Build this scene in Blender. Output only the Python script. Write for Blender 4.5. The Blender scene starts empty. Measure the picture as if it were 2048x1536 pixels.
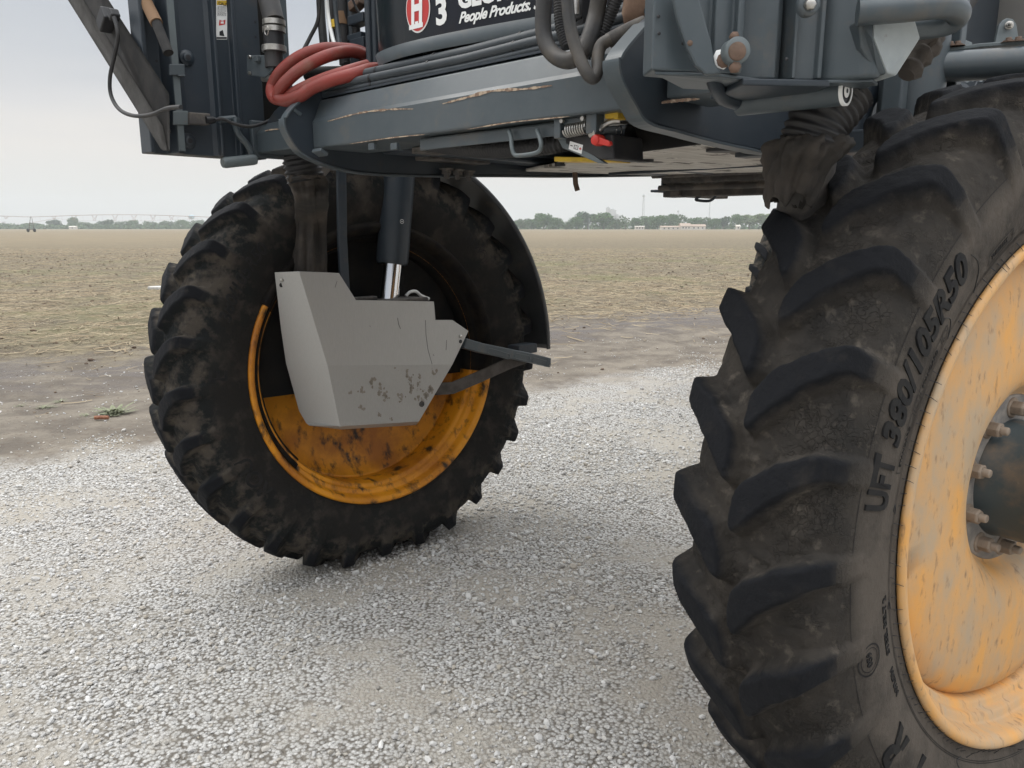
import bpy, bmesh, math, random
import numpy as np
from mathutils import Vector, Matrix, Euler, noise as mnoise

random.seed(7); rng = np.random.default_rng(7)
SC = bpy.context.scene
COL = SC.collection
R = math.radians

# ------------------------------------------------------------------ camera
FPX, PITCH, CAM_H = 1538.0, math.atan((768 - 455.5) / 1538.0), 1.62
cam_data = bpy.data.cameras.new('camera'); cam = bpy.data.objects.new('camera', cam_data); COL.objects.link(cam)
cam.location = (0, 0, CAM_H); cam.rotation_euler = (math.pi / 2 - PITCH, 0, 0)
cam_data.sensor_width = 36.0; cam_data.lens = 36.0 * FPX / 2048.0
cam_data.clip_start = 0.05; cam_data.clip_end = 9000
SC.camera = cam

# ------------------------------------------------------------------ sky and light
world = bpy.data.worlds.new('World'); SC.world = world; world.use_nodes = True
SUN_EL, SUN_AZ = R(52), R(-60)          # azimuth measured clockwise from the view direction
def build_world():
    nt = world.node_tree; nt.nodes.clear(); N = nt.nodes.new; K = nt.links.new
    out = N('ShaderNodeOutputWorld'); bg = N('ShaderNodeBackground')
    tc = N('ShaderNodeTexCoord'); sep = N('ShaderNodeSeparateXYZ'); K(tc.outputs['Generated'], sep.inputs[0])
    mp = N('ShaderNodeMapping'); mp.inputs['Scale'].default_value = (1.0, 1.0, 7.0); K(tc.outputs['Generated'], mp.inputs[0])
    nz = N('ShaderNodeTexNoise'); nz.inputs['Scale'].default_value = 1.7; nz.inputs['Detail'].default_value = 5; nz.inputs['Roughness'].default_value = .45
    K(mp.outputs[0], nz.inputs['Vector'])
    off = N('ShaderNodeMath'); off.operation = 'MULTIPLY_ADD'; off.inputs[1].default_value = .13; off.inputs[2].default_value = -.065; K(nz.outputs[0], off.inputs[0])
    ad = N('ShaderNodeMath'); ad.operation = 'ADD'; K(sep.outputs[2], ad.inputs[0]); K(off.outputs[0], ad.inputs[1])
    cr = N('ShaderNodeValToRGB'); K(ad.outputs[0], cr.inputs[0]); e = cr.color_ramp.elements
    e[0].position = 0.0; e[0].color = (.80, .80, .80, 1)
    e[1].position = 1.0; e[1].color = (2.9, 2.95, 3.0, 1)
    for p, c in ((.05, (.82, .81, .79)), (.10, (.84, .81, .785)), (.14, (.73, .73, .75)), (.19, (.58, .61, .665)), (.27, (.51, .55, .62)), (.38, (.85, .88, .95)), (.6, (2.1, 2.15, 2.2))):
        q = e.new(p); q.color = (*c, 1)
    sky = N('ShaderNodeTexSky'); sky.sky_type = 'NISHITA'; sky.sun_disc = False
    sky.sun_elevation = SUN_EL; sky.sun_rotation = SUN_AZ; sky.air_density = 2; sky.dust_density = 6
    sc = N('ShaderNodeMixRGB'); sc.blend_type = 'MULTIPLY'; sc.inputs[0].default_value = 1; sc.inputs[2].default_value = (.10, .10, .10, 1); K(sky.outputs[0], sc.inputs[1])
    mx = N('ShaderNodeMixRGB'); mx.inputs[0].default_value = .93; K(sc.outputs[0], mx.inputs[1]); K(cr.outputs[0], mx.inputs[2])
    K(mx.outputs[0], bg.inputs[0]); bg.inputs[1].default_value = 1.0; K(bg.outputs[0], out.inputs[0])
build_world()
sun_data = bpy.data.lights.new('sun', 'SUN'); sun = bpy.data.objects.new('sun', sun_data); COL.objects.link(sun)
sun_data.energy = 0.9; sun_data.angle = R(25); sun_data.color = (1.0, .96, .9)
_sd = Vector((math.sin(SUN_AZ) * math.cos(SUN_EL), math.cos(SUN_AZ) * math.cos(SUN_EL), math.sin(SUN_EL)))
sun.rotation_euler = _sd.to_track_quat('Z', 'Y').to_euler(); sun.location = (0, 0, 30)
SC.view_settings.view_transform = 'Standard'; SC.view_settings.look = 'None'
SC.view_settings.gamma = 1; SC.view_settings.use_curve_mapping = False
SC.view_settings.exposure = 0.0
SC.cycles.volume_bounces = 1; SC.cycles.max_bounces = 8; SC.cycles.diffuse_bounces = 4

# ------------------------------------------------------------------ frames
# machine frame: origin on the ground below the outer face of the near front wheel,
# u along the axle towards the far wheel, v towards the machine's front, z up
MANG = R(46); OX, OY = 1.37, 1.84
U2 = (-math.sin(MANG), math.cos(MANG)); V2 = (-math.cos(MANG), -math.sin(MANG))
MM = Matrix.Translation((OX, OY, 0)) @ Matrix.Rotation(math.atan2(U2[1], U2[0]), 4, 'Z'); MMI = MM.inverted()
CP, SP = math.cos(PITCH), math.sin(PITCH)
CAMP = Vector((0, 0, CAM_H))
def ray(px, py):
    x = (px - 1024) / FPX; y = (768 - py) / FPX
    return Vector((x, CP + y * SP, -SP + y * CP))
def hit(px, py, point, normal):         # world point where a sight line meets a plane
    r = ray(px, py); n = Vector(normal); t = (Vector(point) - CAMP).dot(n) / r.dot(n)
    return CAMP + r * t
def Lv(px, py, v):                      # the same in machine coordinates, on the plane v = const / u = const / z = const
    n = MM.to_3x3() @ Vector((0, 1, 0)); return MMI @ hit(px, py, MM @ Vector((0, v, 0)), n)
def Lu(px, py, u):
    n = MM.to_3x3() @ Vector((1, 0, 0)); return MMI @ hit(px, py, MM @ Vector((u, 0, 0)), n)
def Lz(px, py, z): return MMI @ hit(px, py, (0, 0, z), (0, 0, 1))
def Wz(px, py, z=0): return hit(px, py, (0, 0, z), (0, 0, 1))
def Wy(px, py, y): return hit(px, py, (0, y, 0), (0, 1, 0))

# ------------------------------------------------------------------ materials
MAT = {}
def mat(name, c, rough=.5, metal=0.0, c2=None, scale=8.0, lo=.4, hi=.6, c3=None, scale3=3.0, lo3=.5, hi3=.7, bump=0.0, bscale=60.0,
        rvar=0.0, stretch=(1, 1, 1), coat=0.0, attr=None, spec=.5, bdist=.01, detail=6, stretch3=(1, 1, 1), side=None, crack=0):
    m = bpy.data.materials.new(name); m.use_nodes = True; nt = m.node_tree; N = nt.nodes.new; K = nt.links.new
    b = nt.nodes['Principled BSDF']; b.inputs['Roughness'].default_value = rough; b.inputs['Metallic'].default_value = metal
    b.inputs['Coat Weight'].default_value = coat; b.inputs['Specular IOR Level'].default_value = spec
    b.inputs['Base Color'].default_value = (*c, 1)
    tc = N('ShaderNodeTexCoord'); mp = N('ShaderNodeMapping'); mp.inputs['Scale'].default_value = stretch; K(tc.outputs['Object'], mp.inputs[0])
    def noise(sc, det=detail, vec=mp):
        n = N('ShaderNodeTexNoise'); n.inputs['Scale'].default_value = sc; n.inputs['Detail'].default_value = det; n.inputs['Roughness'].default_value = .62
        K(vec.outputs[0], n.inputs['Vector']); return n
    def rampf(src, a, z):
        r = N('ShaderNodeMapRange'); r.inputs['From Min'].default_value = a; r.inputs['From Max'].default_value = z; K(src, r.inputs['Value']); return r.outputs[0]
    col = None
    if c2:
        n = noise(scale); mx = N('ShaderNodeMixRGB'); mx.inputs[1].default_value = (*c, 1); mx.inputs[2].default_value = (*c2, 1)
        K(rampf(n.outputs[0], lo, hi), mx.inputs[0]); col = mx.outputs[0]
    if c3:
        mp3 = N('ShaderNodeMapping'); mp3.inputs['Scale'].default_value = stretch3; K(tc.outputs['Object'], mp3.inputs[0])
        n = noise(scale3, vec=mp3); mx = N('ShaderNodeMixRGB'); mx.inputs[2].default_value = (*c3, 1)
        if col: K(col, mx.inputs[1])
        else: mx.inputs[1].default_value = (*c, 1)
        K(rampf(n.outputs[0], lo3, hi3), mx.inputs[0]); col = mx.outputs[0]
    if attr:
        at = N('ShaderNodeAttribute'); at.attribute_name = attr[0]; mx = N('ShaderNodeMixRGB'); mx.inputs[2].default_value = (*attr[1], 1)
        n = noise(14); ad = N('ShaderNodeMath'); ad.operation = 'MULTIPLY_ADD'; ad.inputs[1].default_value = 1.1; ad.inputs[2].default_value = -.55
        K(n.outputs[0], ad.inputs[0]); a2 = N('ShaderNodeMath'); a2.operation = 'ADD'; K(ad.outputs[0], a2.inputs[0]); K(at.outputs['Fac'], a2.inputs[1])
        K(rampf(a2.outputs[0], .48, .92), mx.inputs[0])
        if side:
            a3 = N('ShaderNodeAttribute'); a3.attribute_name = 'side'; ms = N('ShaderNodeMixRGB'); n5 = noise(5.5); q = N('ShaderNodeMath'); q.operation = 'MULTIPLY'; K(a3.outputs['Fac'], q.inputs[0]); K(rampf(n5.outputs[0], .28, .56), q.inputs[1])
            K(q.outputs[0], ms.inputs[0]); K(col, ms.inputs[1]); ms.inputs[2].default_value = (*side, 1); col = ms.outputs[0]
        if col: K(col, mx.inputs[1])
        col = mx.outputs[0]
    if col: K(col, b.inputs['Base Color'])
    if rvar:
        n = noise(scale * .7); r = N('ShaderNodeMapRange'); r.inputs['To Min'].default_value = rough - rvar; r.inputs['To Max'].default_value = rough + rvar
        r.inputs['From Min'].default_value = .3; r.inputs['From Max'].default_value = .7; K(n.outputs[0], r.inputs['Value']); K(r.outputs[0], b.inputs['Roughness'])
    if bump:
        n = noise(bscale, 8); bp = N('ShaderNodeBump'); bp.inputs['Strength'].default_value = bump; bp.inputs['Distance'].default_value = bdist
        h = n.outputs[0]
        if crack:
            vo = N('ShaderNodeTexVoronoi'); vo.feature = 'DISTANCE_TO_EDGE'; vo.inputs['Scale'].default_value = 70; wn = noise(30, 3); wm = N('ShaderNodeVectorMath'); wm.operation = 'MULTIPLY_ADD'; wm.inputs[1].default_value = (.05, .05, .05); K(wn.outputs['Color'], wm.inputs[0]); K(mp.outputs[0], wm.inputs[2]); K(wm.outputs[0], vo.inputs['Vector'])
            al = N('ShaderNodeAttribute'); al.attribute_name = 'lug'; as_ = N('ShaderNodeAttribute'); as_.attribute_name = 'side'; sm = N('ShaderNodeMath'); sm.operation = 'ADD'; K(al.outputs['Fac'], sm.inputs[0]); K(as_.outputs['Fac'], sm.inputs[1])
            iv = rampf(sm.outputs[0], .6, .05); n6 = noise(6, 3); iv2 = N('ShaderNodeMath'); iv2.operation = 'MULTIPLY'; K(iv, iv2.inputs[0]); K(rampf(n6.outputs[0], .48, .62), iv2.inputs[1])
            cr_ = N('ShaderNodeMath'); cr_.operation = 'MULTIPLY'; K(rampf(vo.outputs['Distance'], 0, .10), cr_.inputs[0]); K(iv2.outputs[0], cr_.inputs[1]); ad_ = N('ShaderNodeMath'); ad_.operation = 'MULTIPLY_ADD'; ad_.inputs[1].default_value = crack; K(cr_.outputs[0], ad_.inputs[0]); K(h, ad_.inputs[2]); h = ad_.outputs[0]
        K(h, bp.inputs['Height']); K(bp.outputs[0], b.inputs['Normal'])
    MAT[name] = m; return m
PAINT = mat('grey_paint', (.058, .073, .082), .40, c2=(.074, .088, .096), scale=5, c3=(.13, .112, .09), scale3=9, lo3=.56, hi3=.82, bump=.05, bscale=220, rvar=.08, bdist=.002)
PAINTD = mat('dark_grey_paint', (.022, .031, .041), .45, c2=(.030, .038, .047), scale=6, c3=(.07, .06, .05), scale3=8, lo3=.6, hi3=.85, bump=.05, bscale=200, bdist=.002)
PAINTL = mat('light_grey_paint', (.12, .14, .145), .5, c2=(.10, .12, .125), scale=6, c3=(.12, .105, .09), scale3=24, lo3=.66, hi3=.75, bump=.05, bscale=200, bdist=.002)
PAINTW = mat('chalky_grey_paint', (.36, .39, .39), .55, c2=(.30, .33, .34), scale=14, c3=(.22, .2, .18), scale3=30, lo3=.66, hi3=.75)
BELLY = mat('belly_paint', (.60, .57, .52), .6, c2=(.46, .43, .38), scale=9, stretch=(3, .6, 1), c3=(.08, .065, .05), scale3=5, lo3=.58, hi3=.62, stretch3=(2.5, 1, 1), bump=.15, bscale=40)
RUST = mat('rusty_steel', (.10, .065, .045), .75, c2=(.16, .10, .07), scale=30, bump=.3, bscale=120, bdist=.002)
BRACEM = mat('dusty_brown_steel', (.10, .088, .078), .8, c2=(.065, .055, .048), scale=18, bump=.3, bscale=90, bdist=.002)
HUBF = mat('dusty_hub_flange', (.30, .27, .235), .75, c2=(.17, .16, .15), scale=16, bump=.2, bscale=80, bdist=.002)
MUDST = mat('muddy_steel', (.06, .055, .052), .8, c2=(.12, .105, .09), scale=14, lo=.45, hi=.6, bump=.3, bscale=80, bdist=.003)
ARM = mat('weathered_arm_steel', (.014, .0135, .0135), .8, c2=(.032, .029, .027), scale=16, lo=.42, hi=.62, bump=.3, bscale=90, bdist=.002)
CHROME = mat('chrome', (.75, .75, .76), .12, 1.0)
ZINC = mat('zinc', (.55, .53, .5), .35, .9, c2=(.4, .38, .34), scale=40)
STEEL = mat('brushed_stainless', (.45, .44, .42), .42, .5, c2=(.42, .41, .39), scale=60, stretch=(8, 8, .3), rvar=.05, bump=.03, bscale=200, bdist=.001)
RUBBER = mat('black_rubber', (.022, .022, .024), .6, c2=(.035, .033, .032), scale=12, bump=.1, bscale=150, bdist=.002)
HOSE = mat('dusty_black_hose', (.035, .034, .034), .55, c2=(.085, .072, .058), scale=9, lo=.45, hi=.7, bump=.08, bscale=150, bdist=.002)
HOSEG = mat('grey_hose', (.030, .038, .045), .5, c2=(.04, .048, .055), scale=10)
REDH = mat('red_hose', (.25, .034, .024), .5, c2=(.19, .036, .026), scale=7, c3=(.24, .11, .08), scale3=11, lo3=.56, hi3=.8, bump=.1, bscale=120, bdist=.002)
CLOTH = mat('muddy_canvas', (.026, .023, .020), .9, c2=(.068, .055, .044), scale=5, bump=.4, bscale=50, bdist=.006)
WHITE = mat('white_vinyl', (.80, .80, .78), .4); BLACK = mat('black_ink', (.012, .012, .014), .5)
YELLOW = mat('yellow_plastic', (.62, .40, .02), .45, c2=(.5, .32, .03), scale=20); REDP = mat('red_plastic', (.55, .03, .02), .4)
REDINK = mat('red_ink', (.50, .035, .03), .4); BROWNP = mat('tan_wrap', (.22, .13, .07), .8)
HOODM = mat('glossy_hood', (.012, .014, .022), .2, c2=(.010, .016, .018), scale=2, coat=0, spec=.3, c3=(.02, .018, .017), scale3=12, lo3=.5, hi3=.9)
SCR = mat('bare_primer', (.42, .33, .24), .8, c2=(.2, .13, .09), scale=60, lo=.45, hi=.55)
TANK = mat('tank_plastic', (.30, .29, .27), .5, c2=(.27, .26, .245), scale=4)
DUST = (.135, .105, .078)
TYRE = mat('tyre_rubber', (.044, .038, .032), .85, c2=(.024, .022, .020), scale=9, lo=.35, hi=.65, c3=(.115, .098, .080), scale3=30, lo3=.56, hi3=.8,
           attr=('lug', (.0075, .0082, .0102)), bump=.7, bscale=42, bdist=.007, side=(.090, .076, .063), crack=.9, spec=.2)
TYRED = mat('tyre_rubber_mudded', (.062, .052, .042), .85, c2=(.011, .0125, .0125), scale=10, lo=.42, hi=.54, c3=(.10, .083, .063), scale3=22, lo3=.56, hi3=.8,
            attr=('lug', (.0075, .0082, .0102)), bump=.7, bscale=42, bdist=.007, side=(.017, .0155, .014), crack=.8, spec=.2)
LETT = mat('raised_lettering_rubber', (.009, .009, .010), .75, spec=.25, c2=(.018, .017, .016), scale=22, bump=.2, bscale=120, bdist=.002)
RIMM = mat('orange_rim_dusty', (.68, .345, .095), .6, c2=(.44, .33, .215), scale=7, lo=.36, hi=.64, stretch=(1, 1.3, .7), c3=(.22, .13, .07), scale3=30, lo3=.57, hi3=.74, stretch3=(1, 1.6, .6), bump=.12, bscale=90, bdist=.002, detail=9)
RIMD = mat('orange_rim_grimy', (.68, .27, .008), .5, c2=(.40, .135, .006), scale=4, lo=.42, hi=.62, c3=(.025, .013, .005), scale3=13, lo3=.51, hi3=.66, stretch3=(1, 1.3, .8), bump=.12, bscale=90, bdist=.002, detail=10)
HUBM = mat('hub_paint', (.045, .06, .065), .5, c2=(.14, .105, .075), scale=9, lo=.48, hi=.68, c3=(.2, .16, .12), scale3=30, lo3=.64, hi3=.8, bump=.2, bscale=60, bdist=.003)
NUTM = mat('dusty_nut', (.20, .15, .11), .7, c2=(.27, .215, .165), scale=30, bump=.2, bscale=120, bdist=.002)
WHEELIN = mat('black_steel_shade', (.005, .005, .005), .7, c2=(.012, .010, .008), scale=9, spec=.2, bump=.2, bscale=60, bdist=.004)  # black for bare steel parts, also the shadow put inside the far wheel

# ------------------------------------------------------------------ mesh helpers
def tag(o, label=None, cat=None, group=None, kind=None, category=None):
    cat = cat or category
    if label: o['label'] = label
    if cat: o['category'] = cat
    if group: o['group'] = group
    if kind: o['kind'] = kind
    return o
class MB:
    def __init__(s): s.v = []; s.f = []; s.sm = []; s.mi = []
    def add(s, vs, fs, smooth=False, mi=0):
        b = len(s.v); s.v += [tuple(p) for p in vs]; s.f += [tuple(b + i for i in f) for f in fs]; s.sm += [smooth] * len(fs); s.mi += [mi] * len(fs); return s
    def prism(s, poly, vec, mi=0):      # polygon (3D points) extruded along a vector
        n = len(poly); vec = Vector(vec); a = [Vector(p) for p in poly]; b = [p + vec for p in a]
        nn = Vector((0, 0, 0))
        for i in range(n):
            p, q = a[i], a[(i + 1) % n]; nn += p.cross(q)
        fs = [tuple(range(n)), tuple(range(2 * n - 1, n - 1, -1))] + [(i, i + n, (i + 1) % n + n, (i + 1) % n) for i in range(n)]
        if nn.dot(vec) > 0: fs = [tuple(reversed(f)) for f in fs]
        return s.add(a + b, fs, False, mi)
    def box(s, c, sx, sy, sz, rot=None, mi=0):
        M = (rot.to_matrix() if isinstance(rot, Euler) else rot) if rot is not None else Matrix.Identity(3)
        ps = [Vector((x * sx / 2, y * sy / 2, z * sz / 2)) for z in (-1, 1) for x, y in ((-1, -1), (1, -1), (1, 1), (-1, 1))]
        ps = [M @ p + Vector(c) for p in ps]
        return s.add(ps, [(3, 2, 1, 0), (4, 5, 6, 7), (0, 1, 5, 4), (1, 2, 6, 5), (2, 3, 7, 6), (3, 0, 4, 7)], False, mi)
    def tube(s, path, r, seg=14, caps=True, smooth=True, mi=0, closed=False):
        P = [Vector(p) for p in path]; n = len(P); rr = r if isinstance(r, (list, tuple)) else [r] * n
        vs = []; prev = None
        for i in range(n):
            t = (P[(i + 1) % n] - P[i - 1]) if closed else (P[min(i + 1, n - 1)] - P[max(i - 1, 0)])
            t.normalize()
            if prev is None:
                up = Vector((0, 0, 1)) if abs(t.z) < .9 else Vector((1, 0, 0)); a = t.cross(up).normalized()
            else:
                a = (prev - t * prev.dot(t)).normalized()
            prev = a; b = t.cross(a)
            for k in range(seg):
                w = 2 * math.pi * k / seg; vs.append(P[i] + (a * math.cos(w) + b * math.sin(w)) * rr[i])
        fs = [(i * seg + k, i * seg + (k + 1) % seg, (i + 1) * seg + (k + 1) % seg, (i + 1) * seg + k) for i in range(n - 1) for k in range(seg)]
        if closed: fs += [((n - 1) * seg + k, (n - 1) * seg + (k + 1) % seg, (k + 1) % seg, k) for k in range(seg)]
        s.add(vs, fs, smooth, mi)
        if caps and not closed:
            s.add(vs[:seg], [tuple(range(seg - 1, -1, -1))], False, mi); s.add(vs[-seg:], [tuple(range(seg))], False, mi)
        return s
    def lathe(s, prof, seg=64, M=None, a0=0, a1=2 * math.pi, smooth=True, mi=0):   # profile (axial, radius) turned round local X
        M = M or Matrix.Identity(4); full = abs(a1 - a0 - 2 * math.pi) < 1e-6; ns = seg if full else seg + 1; n = len(prof)
        vs = []
        for k in range(ns):
            a = a0 + (a1 - a0) * k / seg
            for x, r in prof: vs.append(M @ Vector((x, -r * math.cos(a), r * math.sin(a))))
        fs = [(k * n + i, k * n + i + 1, ((k + 1) % ns) * n + i + 1, ((k + 1) % ns) * n + i) for k in range(seg) for i in range(n - 1)]
        return s.add(vs, fs, smooth, mi)
    def build(s, name, m, parent=None, bevel=0, seg=2, thick=0, sharp=40, props=None):
        me = bpy.data.meshes.new(name); me.from_pydata(s.v, [], s.f)
        for x in (m if isinstance(m, (list, tuple)) else [m]): me.materials.append(x)
        me.polygons.foreach_set('use_smooth', s.sm); me.polygons.foreach_set('material_index', s.mi); me.update()
        o = bpy.data.objects.new(name, me); COL.objects.link(o)
        if parent is not None: o.parent = parent
        if thick: q = o.modifiers.new('thick', 'SOLIDIFY'); q.thickness = abs(thick); q.offset = 0 if thick > 0 else 1
        if bevel:
            q = o.modifiers.new('bevel', 'BEVEL'); q.width = bevel; q.segments = seg; q.limit_method = 'ANGLE'; q.angle_limit = R(sharp); q.harden_normals = False
        if props: tag(o, **props)
        return o
def empty(name, loc=(0, 0, 0), parent=None):
    o = bpy.data.objects.new(name, None); COL.objects.link(o); o.location = loc; o.empty_display_size = .1
    if parent is not None: o.parent = parent
    return o
def spline(pts, n=10, closed=False):    # Catmull-Rom through the points
    P = [Vector(p) for p in pts]; out = []; m = len(P)
    for i in range(m if closed else m - 1):
        if closed: a, b, c, d = P[i - 1], P[i], P[(i + 1) % m], P[(i + 2) % m]
        else: a, b, c, d = P[max(i - 1, 0)], P[i], P[i + 1], P[min(i + 2, m - 1)]
        for k in range(n):
            t = k / n
            out.append(.5 * ((2 * b) + (c - a) * t + (2 * a - 5 * b + 4 * c - d) * t * t + (3 * b - a - 3 * c + d) * t ** 3))
    if not closed: out.append(P[-1])
    return out
def dense(path, step):
    out = []; P = [Vector(p) for p in path]
    for a, b in zip(P, P[1:]):
        k = max(1, int((b - a).length / step)); out += [a.lerp(b, i / k) for i in range(k)]
    return out + [P[-1]]
def resample(path, step):
    P = [Vector(p) for p in path]; L = [0.0]
    for a, c in zip(P, P[1:]): L.append(L[-1] + (c - a).length)
    m = max(2, int(L[-1] / step)); out = []; j = 0
    for i in range(m + 1):
        t = L[-1] * i / m
        while j < len(P) - 2 and L[j + 1] < t: j += 1
        out.append(P[j].lerp(P[j + 1], min(max((t - L[j]) / max(L[j + 1] - L[j], 1e-9), 0), 1)))
    return out
def ribbed(path, r, pitch=.018, depth=.12, n=4):
    p = resample(path, pitch / n); return p, [r * (1 + depth * math.cos(2 * math.pi * i / n)) for i in range(len(p))]
def text_mesh(txt, size, shear=0.0, bold=0.0, extrude=0.0, spacing=1.0, align='LEFT', res=3):
    cu = bpy.data.curves.new('writing', 'FONT'); cu.body = txt; cu.size = size; cu.shear = shear; cu.offset = bold; cu.extrude = extrude
    cu.space_character = spacing; cu.align_x = align; cu.resolution_u = res
    ob = bpy.data.objects.new('writing', cu); COL.objects.link(ob); bpy.context.view_layer.update()
    me = bpy.data.meshes.new_from_object(ob.evaluated_get(bpy.context.evaluated_depsgraph_get()))
    vs = [v.co.copy() for v in me.vertices]; fs = [tuple(p.vertices) for p in me.polygons]
    bpy.data.objects.remove(ob); bpy.data.curves.remove(cu); bpy.data.meshes.remove(me)
    return vs, fs
# ------------------------------------------------------------------ the machine
sprayer = empty('field_sprayer'); sprayer.matrix_world = MM
tag(sprayer, 'tall grey-green field sprayer with big lugged tyres, orange wheels and a glossy black hood', 'sprayer')
def W(mb, name, m, **k): return mb.build(name, m, k.pop('parent', sprayer), **k)

def wheel_matrix(flange, yaw, camber):
    a = Vector((math.sin(yaw) * math.cos(camber), math.cos(yaw) * math.cos(camber), math.sin(camber)))
    X = -a; Y = Vector((0, 0, 1)).cross(X).normalized(); Z = X.cross(Y)
    M = Matrix((X, Y, Z)).transposed().to_4x4(); M.translation = Vector(flange) + a * .168
    return M
W_LEFT = wheel_matrix((-.620, 3.659, .962), R(-41.455), R(-2.26))
W_RIGHT = wheel_matrix((1.373, 1.839, .976), R(-31.2), R(-1.68))

# tyre profile: half section, (axial w, radius), carcass and lug tops, from the crown to the bead
BASEP = np.array([(0, .990), (.05, .989), (.10, .982), (.135, .968), (.16, .945), (.178, .912), (.189, .87), (.193, .83), (.190, .785), (.182, .745), (.172, .71), (.166, .690), (.166, .675), (.160, .664), (.150, .655)])
TOPP = np.array([(0, 1.034), (.05, 1.0335), (.102, 1.029), (.142, 1.022), (.171, 1.006), (.187, .955), (.1945, .90), (.1955, .845), (.190, .785), (.182, .745), (.172, .71), (.166, .690), (.166, .675), (.160, .664), (.150, .655)])
for _P in (BASEP, TOPP): _P[:, 1] = .655 + (_P[:, 1] - .655) * .935
_arc = np.r_[0, np.cumsum(np.hypot(*np.diff(BASEP, axis=0).T))]
def _cat(P, t, T):                      # smooth interpolation of profile columns
    m = np.gradient(P, T, axis=0); i = np.clip(np.searchsorted(T, t, 'right') - 1, 0, len(T) - 2)
    h = (T[i + 1] - T[i]); x = (t - T[i]) / h; x2, x3 = x * x, x ** 3
    return ((2 * x3 - 3 * x2 + 1)[:, None] * P[i] + (x3 - 2 * x2 + x)[:, None] * h[:, None] * m[i] + (-2 * x3 + 3 * x2)[:, None] * P[i + 1] + (x3 - x2)[:, None] * h[:, None] * m[i + 1])
def side_w(r):                          # how far out the sidewall stands at radius r
    q = BASEP[5:]; return float(np.interp(r, q[::-1, 1], q[::-1, 0]))
NLUG, PH0, RTOP = 29, R(12.5), .655 + (1.034 - .655) * .935
def flatten(P):
    y, z = P[:, 1], P[:, 2]; r = np.hypot(y, z); d = np.abs(np.arctan2(y, -z)); ok = d < .45
    lim = .968 / np.cos(np.where(ok, d, 0)); cut = np.clip(np.where(ok, RTOP - lim, 0), 0, None)
    wt = np.clip((r - .69) / .3, 0, 1); nr = r - cut * wt
    P[:, 1] *= nr / r; P[:, 2] *= nr / r
    P[:, 0] *= 1 + cut * 1.6 * np.exp(-((r - .88) / .09) ** 2)
    return P
def _vn(x, y, s, seed):
    g = np.random.default_rng(seed).random((1024, 256)); X, Y = x / s, y / s; i, j = np.floor(X).astype(int), np.floor(Y).astype(int); a, b_ = X - i, Y - j; a = a * a * (3 - 2 * a); b_ = b_ * b_ * (3 - 2 * b_)
    G = lambda p, q: g[p % 1024, q % 256]
    return (G(i, j) * (1 - a) + G(i + 1, j) * a) * (1 - b_) + (G(i, j + 1) * (1 - a) + G(i + 1, j + 1) * a) * b_
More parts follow.
